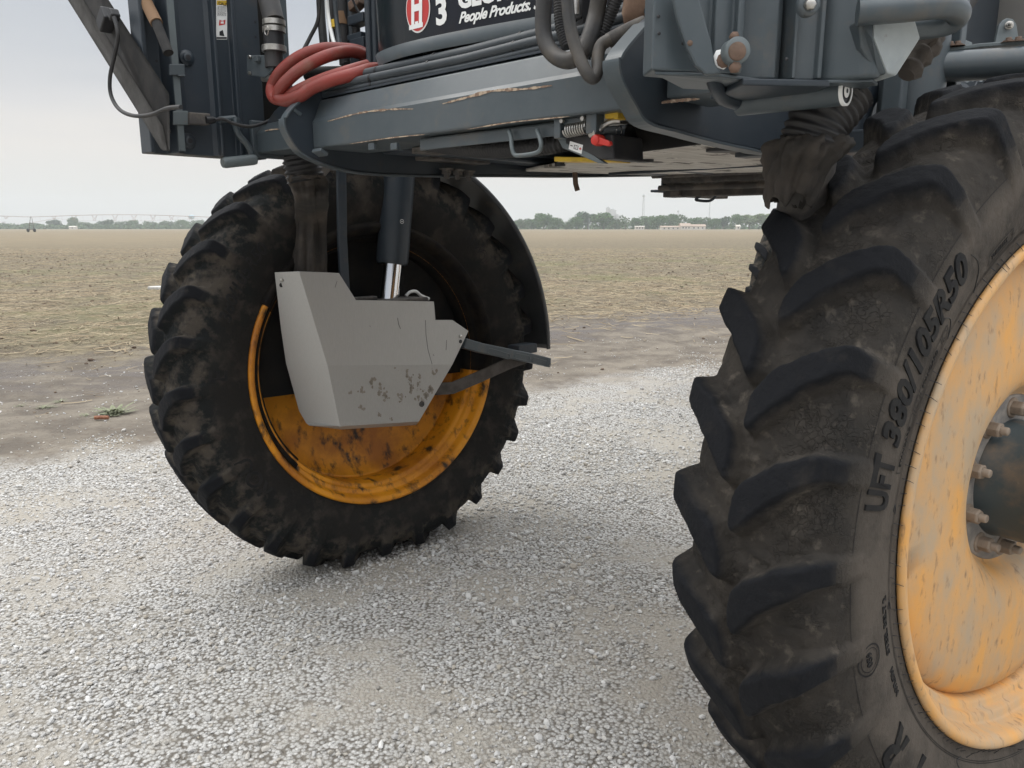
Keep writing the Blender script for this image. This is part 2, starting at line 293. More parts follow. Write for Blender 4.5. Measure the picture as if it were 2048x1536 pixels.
def tyre_mesh():
    tread = np.arange(0, .252, .0045); side = np.linspace(.252, _arc[-1], 22)[1:]
    h = np.r_[tread, side]; s = np.r_[-h[::-1], h[1:]]; a = np.abs(s); NT = NLUG * 48
    b = _cat(BASEP, a, _arc); t = _cat(TOPP, a, _arc)
    th = np.arange(NT) * 2 * np.pi / NT
    S, TH = np.meshgrid(s, th); A = np.abs(S); RR = 1.0; p = 2 * np.pi / NLUG
    side_off = np.where(S >= 0, 0.0, .5)
    def lug(sgn):                       # signed row: +1 outer (visible) row, -1 the other
        q = S * sgn; ph = (0.0 if sgn > 0 else .5) * p
        tt = np.clip((.19 - q) / .19, 0, 1.15); yc = .15 * tt ** 1.45; sl = .15 * 1.45 / .19 * tt ** .45
        ang = (TH + yc / RR - ph - PH0 + p / 2) % p - p / 2
        d = np.abs(ang * RR) / np.sqrt(1 + sl * sl) - (.0205 + .010 * tt - .004 * np.clip((q - .15) / .1, 0, 1))
        e = (.014 - q) * 1.2; k = .025
        sdf = np.minimum(np.maximum(d + k, e + k), 0) + np.hypot(np.maximum(d + k, 0), np.maximum(e + k, 0)) - k
        sdf = sdf + (_vn(TH + 9, S + 9 + .3 * sgn, .03, 8) - .5) * .006 + (_vn(TH + 9, S + 9, .012, 9) - .5) * .003
        x = np.clip(1 - sdf / .021, 0, 1); return x * x * (3 - 2 * x)
    m = np.maximum(lug(1), lug(-1))
    # soft, uneven edges as on a worn tyre
    m = np.clip(m, 0, 1)
    B = b[None, :, :]; T = t[None, :, :]; P2 = B + m[:, :, None] * (T - B)
    und = ((_vn(TH * 1.0 + 9, S + 9, .045, 5) - .5) * .007 + (_vn(TH + 9, S + 9, .016, 6) - .5) * .006) * (1 - .78 * m) * np.clip((.29 - A) / .05, 0, 1)
    rad = P2[:, :, 1] + und; w = P2[:, :, 0] * np.where(S < 0, -1, 1)
    P = np.stack([w, -rad * np.cos(TH), rad * np.sin(TH)], 2).reshape(-1, 3); P = flatten(P)
    ns = len(s); i, j = np.meshgrid(np.arange(NT), np.arange(ns - 1), indexing='ij'); i2 = (i + 1) % NT
    F = np.stack([i * ns + j, i * ns + j + 1, i2 * ns + j + 1, i2 * ns + j], 2).reshape(-1, 4)
    me = bpy.data.meshes.new('tyre'); me.vertices.add(len(P)); me.vertices.foreach_set('co', P.astype(np.float32).ravel())
    me.loops.add(F.size); me.loops.foreach_set('vertex_index', F.astype(np.int32).ravel())
    me.polygons.add(len(F)); me.polygons.foreach_set('loop_start', np.arange(0, F.size, 4, dtype=np.int32)); me.polygons.foreach_set('loop_total', np.full(len(F), 4, np.int32))
    me.polygons.foreach_set('use_smooth', np.ones(len(F), bool)); me.update(calc_edges=True)
    at = me.attributes.new('lug', 'FLOAT', 'POINT'); lm = np.where(A < .23, m, 0) * np.clip((.27 - A) / .06, 0, 1); at.data.foreach_set('value', lm.astype(np.float32).ravel())
    at = me.attributes.new('side', 'FLOAT', 'POINT'); at.data.foreach_set('value', np.clip((A - .235) / .05, 0, 1).astype(np.float32).ravel())
    return me
TYREME = tyre_mesh()
def ring_pt(r, phi, dx=0.0): return Vector((side_w(r) + dx, -r * math.cos(phi), r * math.sin(phi)))
def arc_text(mb, txt, size, r0, phi0, shear=.22, bold=.0, spacing=1.0, h=.0022, fit=None):
    vs, fs = text_mesh(txt, size, shear, bold, .5, spacing)
    if fit: k = (fit - phi0) * (r0 + size * .35) / max(p.x for p in vs)
    else: k = 1.0
    for p in vs: p.x *= k
    out = []
    for p in vs:
        ph = phi0 + p.x / (r0 + size * .35); q = ring_pt(r0 + p.y, ph, (h if p.z > 0 else -.001)); out.append(q)
    arr = flatten(np.array([list(q) for q in out])); return mb.add(arr.tolist(), fs)
def wheel(M, front=True, letters=None, shade=False, outer=True, group=None):
    w = empty('wheel', parent=sprayer); w.matrix_local = MMI @ M
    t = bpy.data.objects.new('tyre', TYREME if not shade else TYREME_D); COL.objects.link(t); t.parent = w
    s = 1 if outer else -1              # +1: the wheel's outer face looks towards +X
    rim = MB()
    rimm = RIMD if shade else RIMM
    # barrel: flange, bead seat, steps; drop centre; the same on the other side
    hb = [(.168, .672), (.175, .670), (.179, .665), (.179, .659), (.176, .652), (.168, .645), (.155, .640), (.128, .636), (.122, .633), (.119, .628), (.116, .617), (.112, .612), (.098, .610), (.094, .607), (.091, .596), (.087, .591), (.075, .589), (.055, .585)]; barrel = hb + [(-x, r) for x, r in reversed(hb)] + [(-.165, .664)]
    rim.lathe([(x, r) for x, r in barrel], 160)
    if outer: disc = [(.052, .585), (.062, .578), (.080, .562), (.092, .52), (.098, .45), (.102, .38), (.102, .33), (.096, .295), (.082, .268), (.062, .248), (.042, .236), (.034, .222), (.030, .10)]
    else: disc = [(-.040, .585), (-.050, .574), (-.068, .555), (-.09, .51), (-.105, .45), (-.115, .37), (-.118, .30), (-.112, .26), (-.105, .235), (-.10, .215), (-.10, .10)]
    d = MB(); M0 = Matrix.Identity(4); seg = 160; d.lathe(disc, seg)
    n = len(disc)
    if outer and letters:               # the valve opening in the disc
        keep = []
        cx = (HOLE_R, HOLE_PHI)
        for f in d.f:
            c = sum((Vector(d.v[i]) for i in f), Vector()) / len(f); r = math.hypot(c.y, c.z); ph = math.atan2(c.z, -c.y)
            keep.append(((r - cx[0]) / .034) ** 2 + (r * (ph - cx[1]) / .032) ** 2 > 1)
        d.f = [f for f, k in zip(d.f, keep) if k]; d.sm = d.sm[:len(d.f)]; d.mi = d.mi[:len(d.f)]
    rim.build('rim', rimm, w, thick=.004); dd = d.build('wheel_disc', rimm, w, thick=.008)
    return w
HOLE_R, HOLE_PHI = .542, R(-12)
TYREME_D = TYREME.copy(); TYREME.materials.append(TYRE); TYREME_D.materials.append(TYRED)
wr = wheel(W_RIGHT, letters=True)
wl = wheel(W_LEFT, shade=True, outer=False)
for u_c, outer in ((2.87, False), (-.17, True)):      # rear axle
    M = MM @ Matrix.Translation((u_c, -5.19, .968)) @ Matrix.Rotation(math.pi, 4, 'Z')
    w = wheel(M, shade=not outer, outer=outer)

# outer wheel: hub, studs, lettering, moulding hairs
def hexnut(mb, c, r, h, ax0=0.0):
    c = Vector(c); vs = []
    for k, (x, rr) in enumerate(((0, r * 1.28), (.004, r * 1.28), (.004, r), (h * .88, r), (h, r * .86))):
        for i in range(6 if k > 1 else 6):
            a = ax0 + i * math.pi / 3; vs.append(c + Vector((x, rr * math.cos(a), rr * math.sin(a))))
    fs = [(k * 6 + i, k * 6 + (i + 1) % 6, k * 6 + 6 + (i + 1) % 6, k * 6 + 6 + i) for k in range(4) for i in range(6)] + [tuple(range(24, 30))]
    mb.add(vs, fs)
    mb.lathe([(0, r * .55), (h + .014, r * .55), (h + .017, r * .45), (h + .017, 0.0001)], 12, Matrix.Translation(c))
    mb.lathe([(.0, r * 1.35), (.005, r * 1.35), (.0055, .0001)], 20, Matrix.Translation(c))
hub = MB()
fl = MB(); fl.lathe([(.030, .224), (.040, .224), (.044, .220), (.044, .150)], 72); fl.build('hub_flange', HUBF, wr)
hub.lathe([(.043, .158), (.048, .158), (.052, .155), (.200, .155), (.206, .160), (.222, .161), (.226, .157), (.230, .135), (.235, .02), (.235, .0001)], 72)
hub.build('hub', HUBM, wr, bevel=.0)
for k in range(10):
    a = k * math.pi / 5 + R(16)
    nb = MB(); hexnut(nb, (0, 0, 0), .020, .034, random.random() * 6); o = nb.build('wheel_nut', NUTM, wr, bevel=.0012, seg=1); o.location = (.043, -.190 * math.cos(a), .190 * math.sin(a))
for k in range(14):
    a = k * math.pi / 7 + .1; nb = MB(); hexnut(nb, (0, 0, 0), .008, .008); o = nb.build('cap_bolt', NUTM, wr); o.location = (.228, -.145 * math.cos(a), .145 * math.sin(a))
def big_letters():
    def word(txt, size, r0, phi, name='raised_lettering', **k): t = MB(); arc_text(t, txt, size, r0, phi, **k); t.build(name, LETT, wr)
    word('UFT', .098, .770, R(7.4), shear=.12, bold=.0035, spacing=1.0, h=.005, fit=R(15.6))
    word('380/105R50', .086, .775, R(16.6), shear=.25, bold=.0028, spacing=1.0, h=.005, fit=R(46))
    word('R', .12, .765, R(-37), shear=.12, bold=.004, h=.0045); word('I', .12, .755, R(-45), shear=.12, bold=.004, h=.0045)
    word('STEEL BELT 2', .024, .728, R(-18), shear=0, bold=.0006, h=.002); word('NYLON', .022, .728, R(-27), shear=0, bold=.0006, h=.002)
    t = MB()
    for ph0, ph1, txt in ((13, 22.5, 'STANDARD'), (23, 25.5, ''), (26, 35, 'STANDARD'), (35.5, 37.5, ''), (52, 60, 'TUBELESS')):
        r0, r1 = .716, .742
        for ra, rb in ((r0, r0 + .0022), (r1, r1 + .0022)):
            n = 14; a = [(R(ph0 + (ph1 - ph0) * i / n)) for i in range(n + 1)]
            vs = [ring_pt(ra, x, .0016) for x in a] + [ring_pt(rb, x, .0016) for x in a]; t.add(vs, [(i, i + n + 1, i + n + 2, i + 1) for i in range(n)])
        for ph in (ph0, ph1):
            t.add([ring_pt(r0, R(ph), .0016), ring_pt(r1, R(ph), .0016), ring_pt(r1, R(ph) + .003, .0016), ring_pt(r0, R(ph) + .003, .0016)], [(0, 1, 2, 3)])
        if txt: arc_text(t, txt, .016, .723, R(ph0 + 1), shear=0, bold=.0003, h=.0015)
        else: 
            c = R((ph0 + ph1) / 2); n = 24
            def oval(k, q): x = 2 * math.pi * k / n; return ring_pt(.729 + .010 * q * math.sin(x), c + .012 * q * math.cos(x), .0016)
            t.add([oval(k, 1) for k in range(n)] + [oval(k, .8) for k in range(n)], [(k, (k + 1) % n, n + (k + 1) % n, n + k) for k in range(n)])
    # round emblem low on the sidewall
    c = R(-15); n = 40
    for R0, wd in ((.036, .0035), (.027, .0018)):
        def ov(k, q): x = 2 * math.pi * k / n; return ring_pt(.81 + q * math.sin(x), c + q * math.cos(x) / .81, .002)
        t.add([ov(k, R0) for k in range(n)] + [ov(k, R0 - wd) for k in range(n)], [(k, (k + 1) % n, n + (k + 1) % n, n + k) for k in range(n)])
    arc_text(t, '059', .024, .802, c - .022, shear=.1, bold=.0005, h=.0022)
    for r0 in (.703, .7075, .855): 
        n = 200; a = [2 * math.pi * i / n for i in range(n)]
        vs = [ring_pt(r0, x, .0012) for x in a] + [ring_pt(r0 + .0016, x, .0012) for x in a]; t.add(vs, [(i, i + n, (i + 1) % n + n, (i + 1) % n) for i in range(n)])
    t.build('sidewall_moulding', LETT, wr)
    t = MB(); rr = random.Random(3)
    for k in range(150):
        ph = 2 * math.pi * k / 150 + rr.uniform(-.01, .01); r0 = rr.choice((.684, .690, .700)); L = rr.uniform(.012, .026)
        p = ring_pt(r0, ph); d = Vector((rr.uniform(.5, 1.2), 0, 0)) + (Vector((0, -math.cos(ph), math.sin(ph))) * -1.0 + Vector((0, math.sin(ph), math.cos(ph))) * rr.uniform(-.35, .35)); d.normalize()
        t.tube([p, p + d * L * .6 + Vector((0, 0, -.001)), p + d * L + Vector((0, 0, -.003))], [.0009, .0008, .0005], 5)
    for ph, r0, r1 in ((47, .70, .80), (37, .70, .765), (-11, .70, .715), (-60, .70, .725), (6, .70, .715)):
        a = [ring_pt(r0 + (r1 - r0) * i / 8, R(ph + 1.8 * math.sin(i * .35)), .001) for i in range(9)]; t.tube(a, .0009, 5)
    t.build('rubber_hairs', BLACK, wr, props=dict(kind='stuff'))
big_letters()
def small_letters(w):
    def word(txt, size, r0, phi, **k): t = MB(); arc_text(t, txt, size, r0, phi, **k); t.build('raised_lettering', LETT, w)
    t = MB(); word('380/105R50', .075, .785, R(20), shear=.2, bold=.0018, h=.003); word('E', .11, .77, R(2), shear=0, bold=.002, h=.003)
    word('ROU', .10, .77, R(-38), shear=.1, bold=.002, h=.003); word('R1W', .06, .79, R(130), shear=.1, bold=.001, h=.003)
    n = 40
    for c in (140, 152, -30, 68):
        for R0 in (.036, .02):
            def ov(k, q): x = 2 * math.pi * k / n; return ring_pt(.80 + q * math.sin(x), R(c) + q * math.cos(x) / .80, .002)
            t.add([ov(k, R0) for k in range(n)] + [ov(k, R0 - .003) for k in range(n)], [(k, (k + 1) % n, n + (k + 1) % n, n + k) for k in range(n)])
        t.build('moulded_ring', LETT, w); t = MB()
small_letters(wl)
# ------------------------------------------------------------------ frame, beam, chassis
XU, XV, XZ = Vector((1, 0, 0)), Vector((0, 1, 0)), Vector((0, 0, 1))
def vz_prism(mb, pts, u, du, mi=0): return mb.prism([(u, v, z) for v, z in pts], (du, 0, 0), mi)
def uv_prism(mb, pts, z, dz, mi=0): return mb.prism([(u, v, z) for u, v in pts], (0, 0, dz), mi)
bm = MB()                               # axle beam: lower face, ridge, leaning upper face
sec = [(.85, 1.872), (.85, 1.955), (.842, 1.966), (.815, 2.026), (.79, 2.03), (.66, 2.03), (.63, 1.96), (.63, 1.872)]
vz_prism(bm, sec, .695, 1.29)
W(bm, 'axle_beam', PAINT, bevel=.006, seg=3)
bm = MB()                               # narrower stubs outboard of the side plates
sec2 = [(.83, 1.885), (.83, 1.955), (.80, 1.99), (.67, 1.99), (.66, 1.885)]
vz_prism(bm, sec2, .30, .355); W(bm, 'beam_stub', PAINT, bevel=.005)
bm = MB(); vz_prism(bm, sec2, 2.025, .36); bm.box((2.40, .745, 1.935), .02, .2, .13); W(bm, 'beam_stub', PAINT, bevel=.005)
# side plates
def side_plate(u, pts, th=.022):
    b = MB(); vz_prism(b, pts, u, th); return W(b, 'side_plate', PAINTD, bevel=.004)
def edge_pts(u, px): return [(q.y, q.z) for q in (Lu(x, y, u) for x, y in px)]
RP = [(1296, 42), (1266, 76), (1243, 106), (1238, 128), (1246, 162), (1270, 207), (1296, 243), (1360, 262), (1430, 281), (1500, 296), (1560, 305)]
LP = [(640, 176), (606, 196), (582, 218), (571, 238), (574, 260), (592, 292), (614, 311), (660, 330), (720, 344), (800, 349), (900, 351), (1000, 351)]
er, el = edge_pts(.66, RP), edge_pts(1.98, LP)
er += [(-.6, er[-1][1] + .03), (-1.4, 1.89)]; el += [(-.45, 1.845), (-1.2, 1.885)]
side_plate(.664, er + [(-1.4, 2.3), (.5, 2.3)]); side_plate(1.985, el + [(-1.2, 2.3), (.4, 2.3)])
def rimflange(u, pts, w=.05, th=.006):
    P = spline([Vector((0,) + q) for q in pts], 5); n = len(P); bb = MB(); vs = []
    for i, p in enumerate(P):
        d = (P[min(i + 1, n - 1)] - P[max(i - 1, 0)]).normalized(); nn = Vector((0, -d.z, d.y)); nn = nn if nn.z < .3 else -nn; q = p + nn * th
        vs += [(u - w * .2, p.y, p.z), (u + w * .8, p.y, p.z), (u + w * .8, q.y, q.z), (u - w * .2, q.y, q.z)]
    return bb.add(vs, [(4 * i + j, 4 * i + (j + 1) % 4, 4 * i + 4 + (j + 1) % 4, 4 * i + 4 + j) for i in range(n - 1) for j in range(4)] + [(3, 2, 1, 0), (4 * n - 4, 4 * n - 3, 4 * n - 2, 4 * n - 1)])
W(rimflange(.664, er, w=.040), 'plate_flange', PAINT, bevel=.0015); W(rimflange(1.985, el, w=.034), 'plate_flange', PAINT, bevel=.0015)
b = MB(); b.prism([Lv(x, y, .80) for x, y in ((522, 260), (548, 222), (566, 205), (612, 192), (606, 262))], (0, -.10, 0)); W(b, 'stub_gusset', PAINTD, bevel=.004)
# small welded tabs with bolt holes
for px, py, v in ((588, 226, .9), (1221, 120, .86), (640, 305, .87)):
    p = Lv(px, py, v); b = MB(); b.box(p, .05, .03, .012, Euler((.5, 0, 0))); t = b; t.lathe([(-.001, .007), (.001, .007), (.001, .0001)], 12, Matrix.Translation(p + Vector((0, .006, .007))) @ Matrix.Rotation(math.pi / 2, 4, 'Y'), mi=1)
    W(t, 'mount_tab', [PAINT, BLACK], bevel=.002)
# belly pan and chassis rails
b = MB(); b.prism([(1.97, -.15, 1.85), (1.97, -.5, 1.86), (1.97, -1.2, 1.88), (1.97, -4.6, 1.90), (.74, -4.6, 1.90), (.74, -1.2, 1.88), (.74, -.5, 1.86), (.74, .47, 1.844), (.95, .43, 1.844), (1.19, .33, 1.845), (1.5, .10, 1.847)], (0, 0, .012)); W(b, 'belly_pan', BELLY, bevel=.003)
b = MB()
for u in (.80, 1.90): b.box((u, -2.1, 2.0), .11, 5.4, .26)
b.box((1.35, -1.0, 1.98), 1.1, .14, .2); b.box((1.35, -3.4, 1.98), 1.1, .14, .2); b.box((1.35, -2.4, 2.6), 1.3, 4.6, .9); b.box((1.35, -.05, 2.02), 1.1, .9, .25)
W(b, 'chassis_frame', PAINTD, bevel=.01)
b = MB()                                 # stiffening ribs and openings under the belly
b.box((1.30, -.62, 1.858), 1.18, .02, .012); b.box((1.62, -1.4, 1.87), .05, 1.2, .012); b.box((.86, .02, 1.84), .10, .07, .02)
W(b, 'belly_rib', PAINTD, bevel=.003)
for (px, py), r in (((1450, 300), .055), ((1290, 322), .03), ((1120, 330), .02)):
    p = Lz(px, py, 1.845); b = MB(); b.lathe([(0, .0001), (0, r), (.012, r)], 32, Matrix.Translation(p - Vector((0, 0, .004))) @ Matrix.Rotation(-math.pi / 2, 4, 'Y')); W(b, 'drain_opening', BLACK)
b = MB(); q = Lz(1150, 345, 1.85); b.tube([q, q + Vector((-.004, .0, -.045)), q + Vector((-.012, -.004, -.075))], .011, 8); W(b, 'drain_stub', RUST)
# bolts hanging below the chassis
for px, py in ((893, 340), (915, 342), (937, 345)):
    p = Lu(px, py + 2, 1.96); b = MB(); hexnut(b, (0, 0, 0), .02, .022); o = b.build('frame_bolt', MUDST, sprayer, bevel=.002); o.location = p + Vector((0, 0, .01)); o.rotation_euler = (0, math.pi / 2, 0)
b = MB(); p = Lu(912, 325, 1.93); b.box(p + Vector((.02, 0, .012)), .10, .30, .022); W(b, 'bolt_plate', MUDST, bevel=.003)
# rear carrier, folded under the belly
b = MB()
pA, pB = Lu(1366, 372, 1.9), Lu(1570, 392, 1.9)
v0 = pA.y
b.box((1.35, v0 + .02, 1.80), 1.25, .10, .055); b.box((1.90, v0 - .15, 1.83), .08, .5, .11); b.box((1.35, v0 - .5, 1.86), 1.2, .25, .1)
W(b, 'rear_carrier', MUDST, bevel=.006)
for dv, z, r in ((.10, 1.86, .022), (.14, 1.815, .014), (.05, 1.90, .03), (.2, 1.875, .016)):
    b = MB(); b.tube([(1.95, v0 + dv, z), (1.3, v0 + dv + .02, z - .005), (.6, v0 + dv, z)], r, 10); W(b, 'carrier_pipe', MUDST)
b = MB(); b.box((1.965, v0 + .03, 1.875), .012, .13, .11); b.box((1.98, v0 + .02, 1.805), .10, .16, .012)
for y in (-.03, .04): b.lathe([(0, .012), (.01, .012), (.01, .0001)], 6, Matrix.Translation((1.972, v0 + .03 + y, 1.87)) @ Matrix.Rotation(math.pi, 4, 'Z'), mi=1)
W(b, 'carrier_bracket', [PAINTD, ZINC], bevel=.002)
b = MB(); q = [Lv(px, py, v0 + .05) for px, py in ((1410, 386), (1392, 398), (1398, 401), (1416, 402), (1426, 398), (1434, 388))]; b.tube(spline(q, 4), .007, 8); W(b, 'carrier_handle', PAINTD)

# scratches worn through the paint of the beam
def scratch(pts, v, wmax, name='paint_scratch', seed=1):
    rr = random.Random(seed); P = spline([Lv(px, py, v) for px, py in pts], 10); n = len(P); b = MB(); vs = []
    for i, p in enumerate(P):
        w = wmax * (math.sin(math.pi * i / (n - 1)) ** .6) * rr.uniform(.35, 1.2) + .0006
        vs += [p + Vector((0, .0012, w / 2)), p + Vector((0, .0012, -w / 2))]
    b.add(vs, [(2 * i, 2 * i + 1, 2 * i + 3, 2 * i + 2) for i in range(n - 1)]); return W(b, name, SCR)
scratch([(655, 243), (720, 226), (780, 219), (828, 218)], .8505, .006, seed=1)
scratch([(885, 208), (930, 196), (985, 182), (1050, 178), (1105, 171)], .8505, .008, seed=2)
scratch([(700, 288), (780, 276), (850, 269)], .8505, .003, seed=3); scratch([(935, 259), (1020, 245), (1140, 233)], .8505, .003, seed=4)
scratch([(530, 262), (545, 259), (563, 258)], .8305, .005, seed=5); scratch([(1308, 208), (1340, 203), (1372, 200), (1400, 198)], .8305, .007, seed=6); scratch([(1275, 140), (1290, 141), (1304, 138)], .8305, .004, seed=7)

# ------------------------------------------------------------------ pipes along the beam
for k, (v, z, r) in enumerate(((.80, 2.062, .013), (.775, 2.085, .015), (.74, 2.075, .012), (.80, 2.043, .009))):
    a, c = Lv(640, 195, v), Lv(1290, 70, v)
    b = MB(); b.tube([(a.x, v, z), (1.8, v, z + .002), (1.3, v + .004, z - .004), (.9, v, z + .004), (.62, v - .03, z + .03), (.5, v - .12, z + .05)], r, 12)
    for u in (1.72, 1.45, 1.12): b.tube([(u - .004, v, z), (u + .004, v, z)], r + .002, 12, mi=1)
    W(b, 'beam_pipe', [HOSEG, BLACK])
b = MB(); b.prism([(1.97, .815, 2.031), (1.97, .60, 2.031), (.70, .60, 2.031), (.70, .815, 2.031)], (0, 0, .006)); b.prism([(2.0, .73, 2.034), (.9, .73, 2.034), (.9, .73, 2.10), (2.0, .73, 2.10)], (0, -.008, 0)); W(b, 'pipe_tray', PAINTD)

# ------------------------------------------------------------------ hood
HC = spline([(1.60, -.6, 0), (1.80, .1, 0), (1.818, .45, 0), (1.812, .62, 0), (1.785, .712, 0), (1.72, .765, 0), (1.6, .79, 0), (1.45, .788, 0), (1.25, .762, 0), (1.0, .715, 0), (.8, .665, 0), (.68, .60, 0), (.62, .45, 0), (.6, .1, 0)], 10)
HL = [0.0]
for a, c in zip(HC, HC[1:]): HL.append(HL[-1] + (c - a).length)
def hood_pt(s, z, d=0.0):
    i = min(max(int(np.searchsorted(HL, s, 'right')) - 1, 0), len(HL) - 2); t = (s - HL[i]) / (HL[i + 1] - HL[i])
    p = HC[i].lerp(HC[i + 1], t); q = (HC[min(i + 2, len(HC) - 1)] - HC[max(i - 1, 0)]).normalized(); n = Vector((-q.y, q.x, 0))
    return Vector((p.x, p.y, z)) - n * (d + float(np.interp(z, (2.105, 2.135, 2.3, 2.55, 2.8), (-.004, 0, .006, .012, .01))))
def hood_s(px, py, z):                  # where along the hood a sight line at height z lands
    best = None
    for i in range(400):
        s = HL[-1] * i / 400; w = MM @ hood_pt(s, z); d = CP * w.y - SP * (w.z - CAM_H)
        if d < .2: continue
        x = 1024 + FPX * w.x / d; y = 768 - FPX * (w.y * SP + (w.z - CAM_H) * CP) / d
        e = (x - px) ** 2 + (y - py) ** 2 * .02
        if best is None or e < best[0]: best = (e, s, y)
    return best
def hood_sz(px, py):
    z = 2.15
    for _ in range(12):
        e, s, y = hood_s(px, py, z); z += (y - py) / FPX * 2.2 * .9
    return s, z
b = MB(); zb, zt = 2.105, 2.80; n = len(HC)
zs = [zb, zb + .004, zb + .03, 2.3, 2.55, zt]
vs = []
for k, z in enumerate(zs):
    for i in range(n): vs.append(hood_pt(HL[i], z))
fs = [(k * n + i, k * n + i + 1, (k + 1) * n + i + 1, (k + 1) * n + i) for k in range(len(zs) - 1) for i in range(n - 1)]
b.add(vs, [tuple(reversed(f)) for f in fs], True)
hood = W(b, 'hood', HOODM)
b = MB()                                # bottom lip and the dark void behind it
vs = [hood_pt(HL[i], 2.103, .004) for i in range(n)] + [hood_pt(HL[i], 2.137, .010) for i in range(n)] + [hood_pt(HL[i], 2.140, .001) for i in range(n)]
b.add(vs, [tuple(reversed((k * n + i, k * n + i + 1, (k + 1) * n + i + 1, (k + 1) * n + i))) for k in range(2) for i in range(n - 1)], True); W(b, 'hood_edge_trim', PAINT)
b = MB(); uv_prism(b, [(1.76, -.4), (1.76, .55), (1.6, .70), (1.2, .68), (.75, .55), (.72, -.4)], 2.1, .5); W(b, 'engine_block', WHEELIN, bevel=.02)
def hood_decal(vs, fs, px, py, mat_, name, scale=1.0, d=.0025, parent=None):
    s0, z0 = hood_sz(px, py); bb = MB(); bb.add([hood_pt(s0 + p.x * scale, z0 + p.y * scale, d + p.z) for p in vs], fs); bb.build(name, mat_, parent or hood); return s0, z0
def decal_text(txt, size, px, py, mat_, name, **k): vs, fs = text_mesh(txt, size, **k); return hood_decal(vs, fs, px, py, mat_, name)
def disc_verts(r, n=48, ry=None): return [Vector((r * math.cos(2 * math.pi * i / n), (ry or r) * math.sin(2 * math.pi * i / n), 0)) for i in range(n)], [tuple(range(n))]
lc = hood_sz(838, 18)
for r, m_, d in ((.062, WHITE, .0022), (.0575, REDINK, .0034)):
    vs, fs = disc_verts(r); bb = MB(); bb.add([hood_pt(lc[0] + p.x * .80, lc[1] + p.y, d) for p in vs], fs); bb.build('emblem_disc', m_, hood)
bb = MB()                               # the letter of the emblem: two slanting bars with feet and a crossbar
def quad(x0, y0, x1, y1, w0=.0, sh=.10): return [(x0 + sh * y0, y0), (x1 + sh * y0, y0), (x1 + sh * y1, y1), (x0 + sh * y1, y1)]
for q in (quad(-.030, -.040, -.014, .05), quad(.010, -.040, .026, .05), quad(-.014, -.006, .010, .012), quad(-.042, -.050, -.008, -.038), quad(-.010, -.050, .006, -.032), quad(.004, -.050, .030, -.038)):
    bb.add([hood_pt(lc[0] + x * .80, lc[1] + y, .0048) for x, y in q], [(0, 1, 2, 3)])
bb.build('emblem_letter', WHITE, hood)
decal_text('3', .092, 872, 50, WHITE, 'hood_number', bold=.0035)
decal_text('GEORGEBR', .064, 917, 17, WHITE, 'hood_lettering', bold=.0032, shear=.05, spacing=.96)
decal_text('People Products. Se', .037, 920, 47, WHITE, 'hood_tagline', bold=.0011, shear=.42, spacing=.92)
# thin pillar and brackets left of the hood
b = MB(); 
for px in (716, 728):
    p = Lz(px, 150, 2.1); b.tube([(p.x, p.y - .05, 2.05), (p.x, p.y - .05, 2.7)], .013, 10)
b.box(Lv(722, 40, .62), .09, .05, .03); b.box(Lv(720, 75, .62), .08, .05, .02); b.box(Lv(728, 110, .62), .08, .06, .10)
W(b, 'hood_post', PAINTD, bevel=.003)
# dark machinery that closes the view between the masts, well behind the hoses
b = MB(); b.box((2.02, .35, 2.12), .30, .5, .16); b.box((2.15, .10, 2.1), .4, .3, .2); W(b, 'valve_block', WHEELIN, bevel=.01)

# ------------------------------------------------------------------ red hose coil and hoses behind it
def coil_paths():
    A = [(735, 118, .62), (722, 104, .66), (690, 98, .70), (645, 98, .76), (600, 113, .82), (562, 143, .86), (544, 175, .875), (549, 196, .895), (575, 196, .87), (620, 172, .84)]
    B = [(742, 130, .60), (730, 112, .66), (700, 103, .72), (655, 112, .80), (605, 136, .86), (568, 168, .90), (556, 192, .905), (570, 201, .90), (600, 192, .89), (625, 176, .87), (665, 160, .84), (710, 148, .80), (745, 138, .74), (770, 140, .66)]
    return A, B
for P in coil_paths():
    b = MB(); pts = spline([Lv(px, py, v) for px, py, v in P], 12); b.tube(pts, .0195, 18); W(b, 'red_hose', REDH)
b = MB(); P = [(574, 196, .885), (600, 180, .87), (650, 158, .84), (700, 142, .80), (735, 132, .74)]; b.tube(spline([Lv(px, py, v) for px, py, v in P], 10), .0195, 18); W(b, 'red_hose', REDH)
# ------------------------------------------------------------------ boom-lift masts
def lerp_tab(tab, x):
    for (a, p), (c, q) in zip(tab, tab[1:]):
        if x <= c or (c, q) == tab[-1]: t = (x - a) / (c - a); return Vector(p).lerp(Vector(q), t)
# far mast: folded sheet channel, its profile drawn in plan
prof = [(1.188, 2.435), (1.172, 2.435), (1.168, 2.475), (1.118, 2.475), (1.112, 2.400), (1.088, 2.400), (1.084, 2.425), (1.06, 2.43), (.975, 2.43), (.962, 2.42), (.956, 2.402), (.946, 2.402), (.942, 2.43), (.888, 2.43), (.884, 2.408), (.872, 2.408), (.868, 2.415), (.778, 2.415), (.778, 2.52), (1.188, 2.52)]
ZB, ZT = 1.868, 2.95
b = MB(); b.prism([(u, v, ZB) for v, u in prof], (0, 0, ZT - ZB)); mastl = W(b, 'lift_mast', PAINTD, bevel=.0035, seg=3)
b = MB(); b.box((2.397, 1.100, 2.40), .006, .022, 1.05); o = b.build('mast_edge_strip', PAINTL, mastl, bevel=.001)
b = MB(); b.box((2.50, .655, 2.42), .10, .03, 1.0); W(b, 'mast_back_rail', PAINT, bevel=.004)
b = MB(); b.box((2.47, .725, 2.42), .04, .10, 1.0); W(b, 'mast_back_panel', WHEELIN, bevel=.004)
